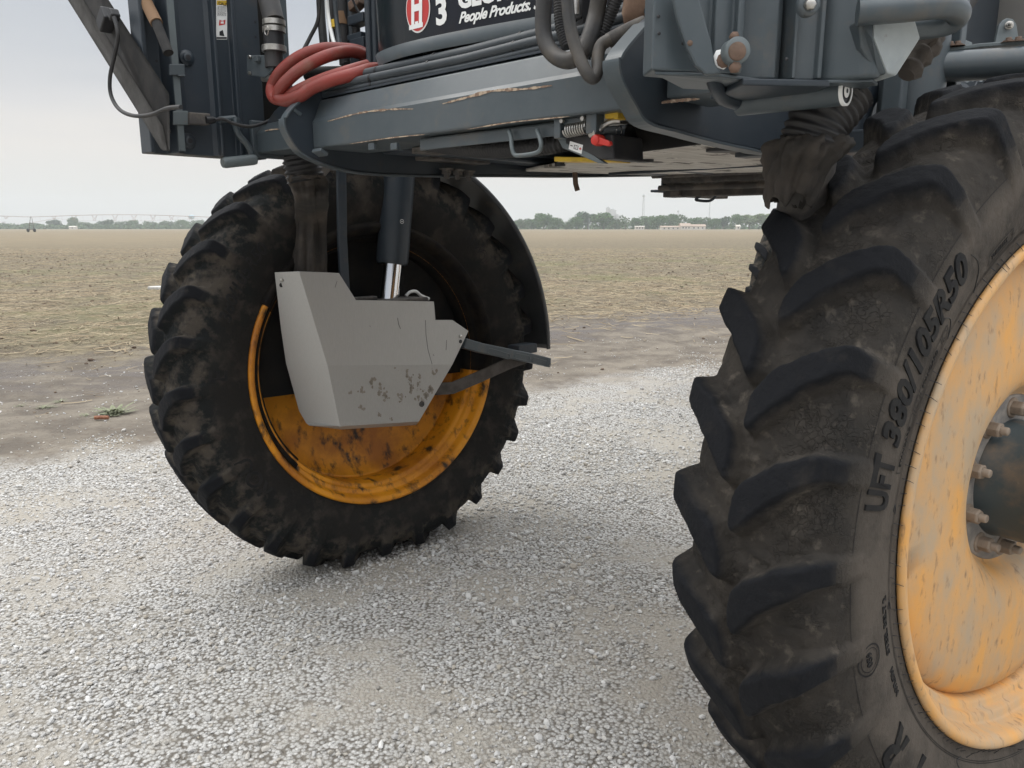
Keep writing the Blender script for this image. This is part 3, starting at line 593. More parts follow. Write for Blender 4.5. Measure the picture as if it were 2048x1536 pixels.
for px, py in ((372, 116), (376, 282)):
    p = Lu(px, py, 2.43); b = MB(); b.lathe([(0, .026), (-.006, .026), (-.009, .023), (-.010, .017), (-.016, .015), (-.017, .014), (-.017, .0001)], 28, Matrix.Translation(p)); b.lathe([(-.0172, .0085), (-.0178, .0001)], 16, Matrix.Translation(p), mi=1)
    b.build('mast_button', [PAINTD, BLACK], mastl)
def lu_quad(b, x0, y0, x1, y1, u, th=.006, mi=0): return b.prism([Lu(x0, y0, u), Lu(x1, y0, u), Lu(x1, y1, u), Lu(x0, y1, u)], (-th, 0, 0), mi)
b = MB(); lu_quad(b, 337, 129, 367, 151, 2.395, .01); lu_quad(b, 352, 151, 366, 154, 2.40, .02); W(b, 'mast_clip', PAINT, bevel=.002)
b = MB(); lu_quad(b, 345, 222, 375, 250, 2.395, .006); W(b, 'mast_bracket', PAINTL, bevel=.002)
b = MB(); b.prism([Lu(370, 226, 2.41), Lu(412, 229, 2.41), Lu(412, 252, 2.41), Lu(370, 250, 2.41)], (-.035, 0, 0)); W(b, 'sensor_box', MUDST, bevel=.004)
b = MB(); p = Lu(412, 240, 2.37); q = Lu(432, 240, 2.37); b.tube([p, p.lerp(q, .5), q], [.012, .014, .008], 10); W(b, 'cable_plug', BLACK)
b = MB(); b.tube(spline([Lu(*p, 2.36) for p in ((430, 240), (445, 238), (470, 248), (500, 253), (530, 245), (560, 228))], 8), .006, 8); W(b, 'sensor_cable', RUBBER)
b = MB(); p, q = Lu(438, 240, 2.40), Lu(470, 237, 2.40); b.tube([p, q], .012, 14); W(b, 'pivot_pin', PAINT, bevel=.001)
b = MB(); b.tube(spline([Lu(*p, 2.385) for p in ((472, 235), (472, 255), (478, 270), (495, 290), (503, 306), (510, 318))], 8), .011, 12); W(b, 'latch_rod', PAINT)
b = MB(); p, q = Lu(445, 326, 2.36), Lu(511, 319, 2.36); b.tube([p, p.lerp(q, .1), p.lerp(q, .9), q], [.016, .019, .019, .017], 18); W(b, 'latch_handle', PAINTL, bevel=.002)
for px, py, u in ((510, 44, 2.414), (511, 74, 2.414), (313, 122, 2.434), (314, 158, 2.434), (347, 111, 2.396)):
    b = MB(); b.lathe([(-.001, .0045), (-.0012, .0001)], 12, Matrix.Translation(Lu(px, py, u))); b.build('mast_hole', BLACK, mastl)
# caution label
def dec(parent, plane, m_, name, items):
    b = MB()
    for it in items: b.add([plane(x, y) for x, y in it], [tuple(range(len(it)))])
    return b.build(name, m_, parent)
def cau(x, y, d=.0): return Lu(432 + x * 22, 0 + y * 79, 2.4295) + Vector((-.0008 - d, 0, 0))
lab = dec(mastl, cau, WHITE, 'warning_label', [[(0, 1), (1, 1), (1, 0), (0, 0)]])
dec(lab, lambda x, y: cau(x, y, .0006), YELLOW, 'label_header', [[(.06, .13), (.94, .13), (.94, .015), (.06, .015)]])
items = []
rr = random.Random(5)
for k in range(9):
    y = .16 + .029 * k; x = .12
    while x < .85: w = rr.uniform(.05, .16); items.append([(x, y + .012), (min(x + w, .9), y + .012), (min(x + w, .9), y), (x, y)]); x += w + .04
dec(lab, lambda x, y: cau(x, y, .0006), BLACK, 'label_footer', [[(.04, .985), (.96, .985), (.96, .94), (.04, .94)]]); dec(lab, lambda x, y: cau(x, y, .0006), BLACK, 'label_figure', [[(.3, .90), (.75, .92), (.6, .76), (.3, .80)]])
dec(lab, lambda x, y: cau(x, y, .0006), BLACK, 'label_print', items)
dec(lab, lambda x, y: cau(x, y, .0007), REDINK, 'label_figure', [[(.25, .65), (.80, .62), (.85, .50), (.55, .53), (.30, .50)]])
dec(lab, lambda x, y: cau(x, y, .0009), WHITE, 'label_figure_cut', [[(.4, .60), (.70, .60), (.66, .54), (.42, .55)]])
vs, fs = text_mesh('CAUTION', .0135, bold=.0004); b = MB(); p0 = cau(.2, .112, .0012); b.add([p0 + Vector((0, -p.x, p.y)) for p in vs], fs); b.build('label_word', BLACK, lab)

# folded arm left of the far mast with its cable
b = MB(); b.prism([Lv(x, y, 1.195) for x, y in ((134, -40), (192, -40), (339, 188), (340, 302), (334, 298))], (.03, 0, 0)); arm = W(b, 'lift_arm', ARM, bevel=.002)
b = MB(); b.prism([Lv(x, y, 1.197) for x, y in ((118, -40), (142, -40), (326, 252), (336, 301), (330, 297))], (.035, 0, 0)); W(b, 'arm_underside', mat('dusty_arm_steel', (.10, .095, .09), .85, c2=(.07, .066, .062), scale=14, bump=.2, bscale=90), bevel=.003)
b = MB(); b.tube([Lv(280, -20, 1.16), Lv(313, 46, 1.155)], .020, 14, mi=1); b.tube([Lv(312, 44, 1.155), Lv(337, 106, 1.15)], .016, 14); W(b, 'lift_cylinder', [ARM, BROWNP])
b = MB(); b.box(Lv(212, 40, 1.215), .07, .04, .05, Euler((0, .6, 0))); b.box(Lv(228, 30, 1.225), .03, .03, .03, Euler((0, .6, 0))); W(b, 'arm_clamp', BLACK, bevel=.005)
b = MB(); b.tube(spline([Lv(*p, 1.235) for p in ((228, 34), (236, 70), (228, 115), (220, 155), (222, 190), (238, 218), (265, 231), (300, 230), (335, 217), (362, 214))], 10), .0065, 10); W(b, 'arm_cable', RUBBER)
b = MB(); b.box(Lv(330, 262, 1.16), .02, .03, .012); W(b, 'arm_tab', ARM)

# near mast
TAB = [(1303, (.492, 1.125, 0)), (1435, (.434, 1.009, 0)), (1500, (.411, .936, 0)), (1640, (.315, .863, 0)), (1790, (.212, .795, 0))]
OUT = Vector((-.76, .65, 0))
def mp(px, o=0.0, z=0.0): p = lerp_tab(TAB, px) + OUT * o; return Vector((p.x, p.y, z))
def mast_piece(name, chain, z0, m_, back=-.06, zt=2.9, bevel=.004):
    pts = [mp(px, o, z0) for px, o in chain]; pts += [mp(chain[-1][0], back, z0), mp(chain[0][0], back, z0)]
    b = MB(); b.prism(pts, (0, 0, zt - z0)); return W(b, name, m_, bevel=bevel, seg=3)
mr = mast_piece('lift_mast', [(1303, 0), (1330, .002), (1372, .002), (1417, 0), (1419, .016), (1454, .016), (1456, .034), (1468, .034), (1470, -.01)], 1.88, PAINT)
mast_piece('mast_column', [(1470, -.03), (1478, -.012), (1492, .0), (1520, .008), (1548, .004), (1562, -.01), (1570, -.03)], 1.878, PAINT)
mast_piece('mast_channel', [(1571, -.01), (1573, .022), (1579, .022), (1582, .006), (1622, .006), (1625, .018), (1633, .018), (1634, -.01)], 1.876, PAINT, bevel=.002)
b = MB(); vs = []
body = [(1634, -.005), (1660, .012), (1700, .03), (1728, .034), (1752, .02)]
lo = [mp(px, o, 1.872) for px, o in body]; hi = [mp(px, o, 2.9) for px, o in body]
bk = [mp(1752, -.07, 1.872), mp(1634, -.07, 1.872)]
b.prism(lo + bk, (0, 0, 1.0)); W(b, 'bumper_body', PAINT, bevel=.008, seg=4)
# underside plate and bent rib
b = MB(); b.prism([mp(1310, -.004, 1.874), mp(1440, .015, 1.874), mp(1560, .0, 1.870), mp(1735, .02, 1.866), mp(1770, -.02, 1.866), mp(1640, -.12, 1.872), mp(1400, -.10, 1.872)], (0, 0, .006)); W(b, 'mast_foot', PAINT, bevel=.002)
def on_mast(px, py, o):
    P0 = MM @ mp(1303, o, 1.9); N0 = MM.to_3x3() @ OUT; return MMI @ hit(px, py, P0, N0)
b = MB(); le = [(1338, -20), (1350, 40), (1368, 95), (1388, 135), (1408, 152)]; ri = [(1388, -20), (1405, 40), (1419, 90), (1426, 130), (1440, 150)]
pts = [on_mast(x, y, .012) for x, y in le] + [on_mast(x, y, .012) for x, y in reversed(ri)]; b.prism(pts, OUT * .012); W(b, 'bent_rib', PAINT, bevel=.003)
MX = Matrix.Rotation(math.atan2(OUT.y, OUT.x), 4, 'Z')
def disc_on(px, py, o, prof, name, m_, seg=28, parent=None):
    b = MB(); b.lathe(prof, seg, Matrix.Translation(on_mast(px, py, o)) @ MX); return b.build(name, m_, parent or sprayer)
disc_on(1473, 102, .034, [(-.02, .0215), (.006, .0215), (.008, .019), (.008, .0001)], 'pin_boss', PAINTL)
disc_on(1474, 103, .042, [(0, .0148), (.003, .0145), (.004, .0135), (.004, .0001)], 'mast_pin', RUST)
disc_on(1444, 118, .0165, [(0, .017), (.0015, .0165), (.0016, .0001)], 'chipped_paint_spot', WHITE, 7); disc_on(1447, 121, .0178, [(0, .0125), (.0008, .0122), (.001, .0001)], 'rust_spot', RUST, 9)
disc_on(1467, 136, .03, [(0, .009), (.012, .009), (.012, .0001)], 'mast_bolt', RUST, 6); disc_on(1466, 74, .03, [(0, .007), (.010, .007), (.010, .0001)], 'mast_bolt', RUST, 6)
disc_on(1617, 10, .02, [(-.01, .018), (.006, .018), (.006, .012), (.0061, .0001)], 'bolt_boss', PAINT); disc_on(1618, 10, .027, [(0, .0095), (.008, .0095), (.009, .008), (.009, .0001)], 'mast_bolt', ZINC, 6)
for px, py in ((1317, 33), (1366, 87), (1573, 118), (1318, 67)): disc_on(px, py, .0035 if px < 1400 else .0235, [(0, .003), (.0005, .003), (.0006, .0001)], 'mast_hole', BLACK, 12, mr)
disc_on(1380, 86, .0245, [(0, .005), (.0006, .0048), (.0008, .0001)], 'rust_spot', RUST, 7)
# lower cross tube with its capped end, and the rod that holds it
zt_ = 1.892; a = Lz(1478, 205, zt_ - .028); c = Lz(1690, 182, zt_ - .030)
b = MB(); b.tube([a, c], .0255, 32); W(b, 'cross_tube', PAINT, bevel=.0015)
dirt = (c - a).normalized(); MC = Matrix.Translation(c) @ dirt.to_track_quat('X', 'Z').to_matrix().to_4x4()
b = MB(); b.lathe([(-.002, .0258), (.004, .0262), (.004, .0215)], 32, MC, mi=0); b.lathe([(.001, .0215), (.001, .012)], 32, MC, mi=1); b.lathe([(.003, .012), (.004, .0115), (.004, .004)], 24, MC, mi=0); b.lathe([(.0045, .004), (.0045, .0001)], 16, MC, mi=1); W(b, 'tube_end_cap', [WHITE, BLACK])
b = MB(); b.tube(spline([Lz(1425, 150, 1.885), Lz(1432, 172, 1.872), Lz(1448, 196, 1.862), Lz(1478, 206, 1.862)], 8), .014, 14); W(b, 'bent_rod', PAINTD)
b = MB(); b.box(mp(1560, -.05, 1.868), .16, .16, .012, Euler((0, 0, math.atan2(OUT.y, OUT.x)))); W(b, 'tube_mount', PAINTD, bevel=.003)
# bumper loop tube and wedge guard
def bl(px, py, o): return on_mast(px, py, o)
b = MB(); P = [(1715, 25, .04), (1760, 22, .05), (1820, 17, .055), (1870, 12, .05), (1900, 14, .035), (1916, 27, .01), (1900, 44, -.01), (1865, 52, -.02), (1810, 57, -.01), (1760, 60, .0), (1730, 62, .0)]
b.tube(spline([bl(*p) for p in P], 8), .0205, 22); W(b, 'bumper_loop', PAINT)
b = MB(); f1 = [bl(*p) for p in ((1750, 28, .035), (1828, 28, .02), (1842, 76, .01), (1793, 152, .01), (1776, 147, .02), (1748, 75, .035))]; b.prism(f1, Vector((.05, -.04, 0))); W(b, 'wedge_guard', PAINTW, bevel=.004)
b = MB(); f2 = [bl(*p) for p in ((1716, 40, .028), (1749, 28, .033), (1747, 76, .033), (1775, 148, .018), (1752, 150, .01), (1722, 95, .02))]; b.prism(f2, Vector((.04, -.04, 0))); W(b, 'wedge_side', PAINT, bevel=.004)
b = MB(); P = [(1850, 70, -.06), (1862, 85, -.08), (1838, 112, -.06), (1812, 150, -.05)]; b.tube(spline([bl(*p) for p in P], 6), [.02 + .006 * math.sin(i * 1.7) for i in range(19)], 9); W(b, 'muddy_boot', CLOTH)

# right-hand upper tube, step and tank
TZ = 2.05; a, c = Lz(1775, 141, TZ), Lz(2150, 118, TZ)
b = MB(); b.tube([a, a.lerp(c, .5), c], .040, 28); W(b, 'platform_tube', PAINT)
b = MB(); b.prism([a.lerp(c, .10) + Vector((0, 0, .03)), a.lerp(c, .5) + Vector((0, .0, .045)), a.lerp(c, 1) + Vector((0, 0, .045)), c + Vector((.5, -.1, .045)), a + Vector((.4, -.2, .04))], (0, 0, .01)); W(b, 'platform', PAINTL, bevel=.002)
for t in (.31, .36, .40, .67, .72):
    b = MB(); p = a.lerp(c, t) + Vector((.01, 0, .052)); hexnut(b, (0, 0, 0), .014, .016); o = b.build('platform_bolt', RUST, sprayer, bevel=.001); o.location = p; o.rotation_euler = (0, -math.pi / 2, 0); o.scale = (.4, 1, 1)
def far(px, py, dd): return MMI @ (CAMP + ray(px, py) * dd)
b = MB(); b.prism([far(1870, 68, 2.6), far(1886, 62, 2.6), far(1945, 84, 2.5), far(1946, 103, 2.5), far(1925, 96, 2.5)], Vector((.03, -.05, 0))); b.box(far(1905, 55, 2.75), .05, .05, .12); W(b, 'latch_block', PAINTW, bevel=.004)
b = MB(); e = [(1988, 96), (1998, 50), (2006, 40), (2014, 36), (2026, 38), (2033, 48), (2040, 96)]; b.prism([far(x, y, 2.55) for x, y in e], Vector((.01, -.014, 0))); W(b, 'ear_bracket', PAINTL, bevel=.002)
b = MB(); hexnut(b, (0, 0, 0), .010, .014); o = b.build('ear_bolt', ZINC, sprayer, bevel=.001); o.location = far(2018, 51, 2.54); o.rotation_euler = (0, 0, math.radians(110))
b = MB(); cc = far(2130, 20, 3.6); b.lathe([(-.25, .0001), (-.25, .47), (-.22, .50), (1.2, .50)], 64, Matrix.Translation((cc.x, cc.y, 2.35)) @ Matrix.Rotation(-math.pi / 2, 4, 'Y')); tank = W(b, 'tank', TANK)
def tank_pt(px, py, d=.001):
    r_ = MM.to_3x3().inverted() @ ray(px, py); o_ = MMI @ CAMP; dx, dy = o_.x - cc.x, o_.y - cc.y; R_ = .50 + d
    A_ = r_.x ** 2 + r_.y ** 2; B_ = 2 * (dx * r_.x + dy * r_.y); C_ = dx * dx + dy * dy - R_ * R_; D_ = B_ * B_ - 4 * A_ * C_
    if D_ < 0: return None
    return o_ + r_ * ((-B_ - math.sqrt(D_)) / (2 * A_))
def tank_quad(x0, y0, x1, y1, d, m_, name):
    b = MB(); nx = 6; vs = [tank_pt(x0 + (x1 - x0) * i / nx, y, d) for y in (y1, y0) for i in range(nx + 1)]
    if any(v is None for v in vs): return
    b.add(vs, [(i, i + 1, i + nx + 2, i + nx + 1) for i in range(nx)]); b.build(name, m_, tank)
tank_quad(1912, -10, 1944, 76, .0012, WHITE, 'level_label'); tank_quad(1943.5, -10, 1945, 76, .0016, BLACK, 'label_border')
for txt, sz, px, py, m_ in (('200', 21, 1919, 41, BLACK), ('600', 11, 1922, 63, REDINK), ("'", 12, 1931, 58, BLACK)):
    vs, fs = text_mesh(txt, sz, bold=.25); b = MB(); q = [tank_pt(px + p.x * .72, py - p.y, .002) for p in vs]
    if all(v is not None for v in q): b.add(q, fs); b.build('level_number', m_, tank)
b = MB(); b.tube(spline([far(*p) for p in ((1895, -15, 2.7), (1905, 10, 2.7), (1922, 22, 2.7), (1936, 8, 2.7), (1950, -12, 2.7))], 6), .022, 12); W(b, 'drain_hose', RUBBER)
# perforated step under the tube, strut tower and arch behind the near wheel
b = MB(); st = [far(1905, 150, 2.5), far(1990, 142, 2.4), far(1958, 160, 2.3), far(1945, 185, 2.25), far(1890, 172, 2.4)]; b.prism(st, Vector((0, 0, .008))); W(b, 'step_plate', PAINTD, bevel=.002)
for i in range(4):
    for j in range(4):
        b = MB()
        x, y = 1908 + j * 14 + i * 7, 151 + i * 4.2 - j * .8; dd = 2.36 - .02 * i
        b.add([far(x, y, dd), far(x + 5, y - 1.2, dd), far(x + 10, y, dd), far(x + 5, y + 1.4, dd)], [(0, 1, 2, 3)]); W(b, 'step_slot', PAINTW)
b = MB(); p = Lu(1822, 190, .48); b.lathe([(-.35, .085), (.5, .085)], 40, Matrix.Translation((p.x, p.y, 2.0)) @ Matrix.Rotation(-math.pi / 2, 4, 'Y')); b.box((p.x + .02, p.y - .14, 1.95), .20, .05, .7); b.box((p.x, p.y + .13, 1.90), .05, .05, .5); W(b, 'strut_tower', PAINT, bevel=.004)
b = MB(); arc = spline([Lu(*q, .60) for q in ((1795, 150), (1752, 165), (1722, 195), (1706, 240), (1700, 290))], 6); b.tube(arc, .045, 16); W(b, 'arch_tube', PAINTD)
b = MB(); q = Lu(1730, 285, .55); b.box(q, .1, .12, .06); W(b, 'arch_foot', PAINTD, bevel=.006)

# ------------------------------------------------------------------ boots and canvas on the suspension
def boot(name, pts, r, m_=RUBBER, pitch=.020, depth=.13):
    b = MB(); P = spline(pts, 8); p, rr_ = ribbed(P, r, pitch, depth, 5); b.tube(p, rr_, 26); return W(b, name, m_)
boot('rubber_boot', [Lv(1690, 178, .63), Lv(1664, 212, .65), Lv(1638, 245, .67), Lv(1618, 290, .68)], .060, m_=RUBBER, pitch=.0145, depth=.06)
def canvas(name, path, radii, seg=40, seed=0, flat=1.0, amp=.014):
    P = spline(path, 8); n = len(P); vs = []; rnd = Vector((seed * 3.1, 7, 1))
    for i, p in enumerate(P):
        x = i / (n - 1) * (len(radii) - 1); k = min(int(x), len(radii) - 2); r = radii[k] + (radii[k + 1] - radii[k]) * (x - k)
        for j in range(seg):
            a = 2 * math.pi * j / seg; q = Vector((math.cos(a), math.sin(a) * flat, 0))
            f = mnoise.noise(Vector((q.x * 2.2, q.y * 2.2, i * .04)) + rnd) * amp * 1.8 + mnoise.noise(Vector((q.x * 5, q.y * 5, i * .09)) + rnd) * amp + mnoise.noise(Vector((q.x * 9, q.y * 9, i * .3)) + rnd) * amp * .3
            vs.append(p + q * (r + f) + Vector((0, 0, mnoise.noise(q * 1.7 + rnd) * .05 * (i / n) ** 3)))
    b = MB(); b.add(vs, [(i * seg + j, i * seg + (j + 1) % seg, (i + 1) * seg + (j + 1) % seg, (i + 1) * seg + j) for i in range(n - 1) for j in range(seg)], True); return W(b, name, CLOTH, thick=.003)
canvas('canvas_sleeve', [Lv(1622, 276, .67), Lv(1618, 290, .67), Lv(1608, 315, .67), Lv(1592, 352, .66), Lv(1582, 392, .66)], [.063, .072, .066, .052, .042], seed=1, amp=.017, seg=72)
b = MB(); b.tube(spline([Lv(1622, 305, .60), Lv(1612, 370, .58), Lv(1602, 440, .55), Lv(1600, 520, .52)], 6), .055, 24); W(b, 'steering_strut', MUDST)

# ------------------------------------------------------------------ far wheel: strut, stainless cover, fender
WLI = W_LEFT.inverted(); NL = W_LEFT.to_3x3() @ Vector((1, 0, 0))
def wl_pt(px, py, off): return MMI @ hit(px, py, W_LEFT @ Vector((.168 + off, 0, 0)), NL)
ML = MMI @ W_LEFT
def wf(x, r, phi): return ML @ Vector((x, -r * math.cos(phi), r * math.sin(phi)))
p0, p1, p2 = wl_pt(799, 330, .02), wl_pt(784, 527, .02), wl_pt(776, 600, .02)
b = MB(); b.tube([p0, p0.lerp(p1, .97), p1], [.076, .076, .073], 36); b.tube([p0.lerp(p1, .985), p1.lerp(p2, .02)], .066, 30); strut = W(b, 'strut_cylinder', PAINTD, bevel=.001)
b = MB(); b.tube([p1.lerp(p0, .05), p2], .051, 36); W(b, 'strut_rod', CHROME)
q = wl_pt(804, 443, .10); b = MB(); Mq = Matrix.Translation(q) @ ML.to_3x3().to_4x4()
for R0, R1 in ((.0085, .0105), (0.0001, .003)): b.lathe([(0, R0), (0, R1)], 24, Mq)
b.build('maker_mark', WHITE, strut)
def plane3(P, Q, S_): n_ = (Q - P).cross(S_ - P).normalized(); return P, n_
def wl_on(px, py, pl_, d_=0.0):         # sight line onto one face of the guard, d_ proud of it
    o_ = MMI @ CAMP; r_ = MMI.to_3x3() @ ray(px, py); P, n_ = pl_; t = (P - o_).dot(n_) / r_.dot(n_); q = o_ + r_ * t
    return q + (n_ if n_.dot(o_ - q) > 0 else -n_) * d_
GF = {}
def cover():
    J, B_, A_, I_, M_ = wl_pt(655, 731, .155), wl_pt(598, 543, .155), wl_pt(549, 545, .055), wl_pt(905, 729, .155), wl_pt(680, 853, .12)
    GF['main'] = plane3(J, B_, I_); GF['left'] = plane3(J, B_, A_); GF['low'] = plane3(J, I_, M_); K_ = wl_on(572, 727, GF['left']); GF['lowleft'] = plane3(J, K_, M_)
    b = MB(); m_ = lambda *p: [wl_on(x, y, GF['main']) for x, y in p]
    big = [J, I_] + m_((937, 662), (905, 640), (871, 640), (868, 603), (712, 600), (678, 546)) + [B_]; b.add(big, [tuple(range(len(big)))])
    lf = [A_, wl_on(562, 660, GF['left']), K_, J, B_]; b.add(lf, [tuple(range(5))])
    N_ = wl_on(838, 843, GF['low']); b.add([J, M_, N_, I_], [(0, 1, 2, 3)])
    P_, O_ = wl_on(598, 822, GF['lowleft']), wl_on(612, 846, GF['lowleft']); b.add([K_, P_, O_, M_, J], [tuple(range(5))])
    q1, q2, q3 = wl_pt(682, 859, .085), wl_pt(832, 850, .06), wl_pt(618, 851, .03); b.add([M_, q1, q2, N_], [(0, 1, 2, 3)]); b.add([O_, q3, q1, M_], [(0, 1, 2, 3)])
    return W(b, 'wheel_guard', STEEL, thick=.004)
cv = cover()
bmx = bmesh.new(); bmx.from_mesh(cv.data); bmesh.ops.remove_doubles(bmx, verts=bmx.verts, dist=.0008); bmesh.ops.recalc_face_normals(bmx, faces=bmx.faces)
nx = ML.to_3x3() @ Vector((1, 0, 0)); 
if sum((f.normal.dot(nx) for f in bmx.faces)) < 0: bmesh.ops.reverse_faces(bmx, faces=bmx.faces)
bmx.to_mesh(cv.data); bmx.free(); cv.modifiers['thick'].offset = -1
q_ = cv.modifiers.new('bevel', 'BEVEL'); q_.width = .0025; q_.segments = 2; q_.limit_method = 'ANGLE'; q_.angle_limit = R(8)
for px, py, off in ((563, 560, .085), (921, 673, .152)):
    for dy, r_, m_, nm in ((0, .0085, ZINC, 'guard_bolt'), (10, .0095, BLACK, 'guard_slot')):
        b = MB(); b.lathe([(.000, r_), (.006 if dy == 0 else .0012, r_), (.010 if dy == 0 else .0014, r_ * .6), (.011 if dy == 0 else .0015, .0001)], 20, Matrix.Translation(wl_on(px, py + dy, GF['left' if px < 600 else 'main'], .001)) @ ML.to_3x3().to_4x4()); b.build(nm, m_, sprayer)
b = MB(); b.lathe([(0, .014), (.004, .014), (.004, .009), (.001, .009), (.001, .0001)], 24, Matrix.Translation(wl_on(843, 808, GF['low'], .001)) @ ML.to_3x3().to_4x4()); W(b, 'guard_plug', MUDST)
# mud flecks dried on the guard's lower panel
b = MB(); rr = random.Random(11)
for cx, cy, n_, sx, sy in ((745, 762, 9, 5, 9), (763, 782, 14, 7, 8), (770, 790, 12, 6, 8), (800, 798, 12, 9, 7), (822, 772, 16, 6, 12), (838, 760, 12, 4, 12), (850, 790, 14, 7, 12), (868, 742, 8, 8, 8), (757, 830, 6, 6, 4), (722, 782, 6, 7, 6), (722, 815, 7, 6, 5), (815, 755, 8, 3, 9), (845, 800, 8, 10, 6), (860, 780, 8, 5, 10), (700, 785, 3, 4, 3), (782, 838, 3, 2, 2), (800, 740, 2, 20, 5)):
    for _ in range(n_):
        x, y = rr.gauss(cx, sx * .6), rr.gauss(cy, sy * .8); r_ = rr.uniform(.7, 4.0); k = rr.randint(6, 10)
        if y < 735 or y > 843 or x > 905 - (y - 730) * .55: continue
        b.add([wl_on(x + r_ * math.cos(t * 6.283 / k) * rr.uniform(.5, 1.2), y + r_ * 1.3 * math.sin(t * 6.283 / k) * rr.uniform(.5, 1.2), GF['low'], .0012) for t in range(k)], [tuple(range(k))])
b.build('dried_mud', mat('dried_mud', (.25, .215, .175), .9, c2=(.33, .30, .26), scale=60), cv, props=dict(kind='stuff'))
for P in (((795, 636), (797, 648), (801, 658)), ((851, 640), (852, 670), (856, 700), (864, 728)), ((674, 562), (670, 575)), ((739, 651), (741, 654)), ((866, 708), (868, 712)), ((893, 680), (892, 700))):
    b = MB(); b.tube([wl_on(x, y, GF['main'], .0008) for x, y in P], .0007, 5); b.build('guard_scratch', BLACK, cv)
b = MB(); M3 = ML.to_3x3(); b.box(wl_pt(790, 600, .03), .23, .23, .022, M3); b.box(wl_pt(720, 598, .06), .05, .16, .02, M3); W(b, 'strut_seat', MUDST, bevel=.006)
b = MB(); b.tube(spline([wl_pt(x, y, .02) for x, y in ((812, 592), (820, 584), (832, 583), (842, 591), (858, 598))], 5), .008, 8); W(b, 'breather_hose', WHITE)
# knuckle and motor, then black shapes added to darken the wheel's inside
b = MB(); b.lathe([(-.10, .30), (.02, .30), (.06, .26), (.10, .20), (.12, .14), (.12, .0001)], 48, ML); b.box(ML @ Vector((.02, .02, .30)), .16, .34, .60, M3); b.box(ML @ Vector((.02, -.30, .28)), .10, .12, .52, M3); W(b, 'wheel_motor', WHEELIN, bevel=.01)
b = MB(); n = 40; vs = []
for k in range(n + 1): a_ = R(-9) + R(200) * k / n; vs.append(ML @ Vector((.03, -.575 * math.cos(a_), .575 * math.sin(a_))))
b.prism(vs, nx * .004); W(b, 'wheel_shade_disc', WHEELIN)  # added black half-disc standing in for the wheel's inner shadow
b = MB(); b.lathe([(-.03, .566), (.06, .578), (.085, .584), (.093, .602), (.113, .608), (.122, .628), (.155, .634)], 70, ML, R(-42), R(189)); W(b, 'wheel_shade_band', WHEELIN, thick=.003)  # added black band standing in for the shadow inside the barrel
b = MB(); b.lathe([(.086, .583), (.094, .600), (.113, .606), (.121, .626), (.155, .632), (.170, .640), (.182, .652), (.186, .662), (.182, .674), (.168, .684)], 90, ML, R(30), R(189)); W(b, 'black_rim_shell', mat('matte_black_rim', (.006, .005, .005), .85, spec=.2, c2=(.018, .014, .010), scale=14, bump=.4, bscale=60, bdist=.004), thick=.002)  # black shell over the upper flange and barrel
# fender
FR = 1.055; b = MB(); prof_ = [(-.20, FR - .03), (-.20, FR + .004), (-.19, FR + .012), (.20, FR + .012), (.225, FR + .006), (.228, FR - .02)]
b.lathe(prof_, 60, ML, R(78), R(181)); W(b, 'fender', mat('fender_plastic', (.018, .02, .022), .38, c2=(.028, .03, .033), scale=5, c3=(.07, .055, .04), scale3=7, lo3=.55, hi3=.8), thick=-.005)
def flatbar(b, pts, w, th, nrm):
    n = len(pts); vs = []
    for i, p in enumerate(pts):
        t = (Vector(pts[min(i + 1, n - 1)]) - Vector(pts[max(i - 1, 0)])).normalized(); s_ = t.cross(nrm).normalized()
        vs += [p + s_ * w / 2 + nrm * th / 2, p - s_ * w / 2 + nrm * th / 2, p - s_ * w / 2 - nrm * th / 2, p + s_ * w / 2 - nrm * th / 2]
    fs = [(4 * i + j, 4 * i + (j + 1) % 4, 4 * i + 4 + (j + 1) % 4, 4 * i + 4 + j) for i in range(n - 1) for j in range(4)] + [(3, 2, 1, 0), (4 * n - 4, 4 * n - 3, 4 * n - 2, 4 * n - 1)]
    return b.add(vs, fs)
b = MB(); flatbar(b, [wl_pt(x, y, o) for x, y, o in ((870, 778, .09), (905, 776, .10), (955, 755, .11), (1020, 726, .10), (1052, 715, .06))],   .062, .010, nx); W(b, 'fender_brace', BRACEM, bevel=.002)
b = MB(); flatbar(b, [wl_pt(x, y, o) for x, y, o in ((925, 686, .12), (960, 696, .125), (1010, 706, .13), (1060, 716, .13), (1096, 725, .12))],   .052, .045, nx); b.tube([wl_pt(1092, 724, .095), wl_pt(1092, 724, .145)], .026, 20); fs_ = W(b, 'fender_stay', PAINT, bevel=.006, seg=3)
b = MB(); 
for (x0, y0), (x1, y1) in (((980, 702), (1016, 713)), ((1034, 712), (1056, 717)), ((1068, 720), (1098, 729))):
    P = []; c0, c1 = wl_pt(x0, y0, .154), wl_pt(x1, y1, .154 if x1 < 1060 else .146); dd_ = (c1 - c0).normalized(); up_ = nx.cross(dd_)
    for k in range(16): t = k * 2 * math.pi / 16; P.append((c1 if math.cos(t) > 0 else c0) + dd_ * .014 * math.cos(t) + up_ * .015 * math.sin(t))
    b.tube(P, .0018, 6, closed=True)
b.build('slot_edge', PAINTL, fs_)
b = MB(); b.box(wl_pt(1045, 697, .08), .09, .14, .05, M3); W(b, 'stay_clamp', PAINTD, bevel=.006)
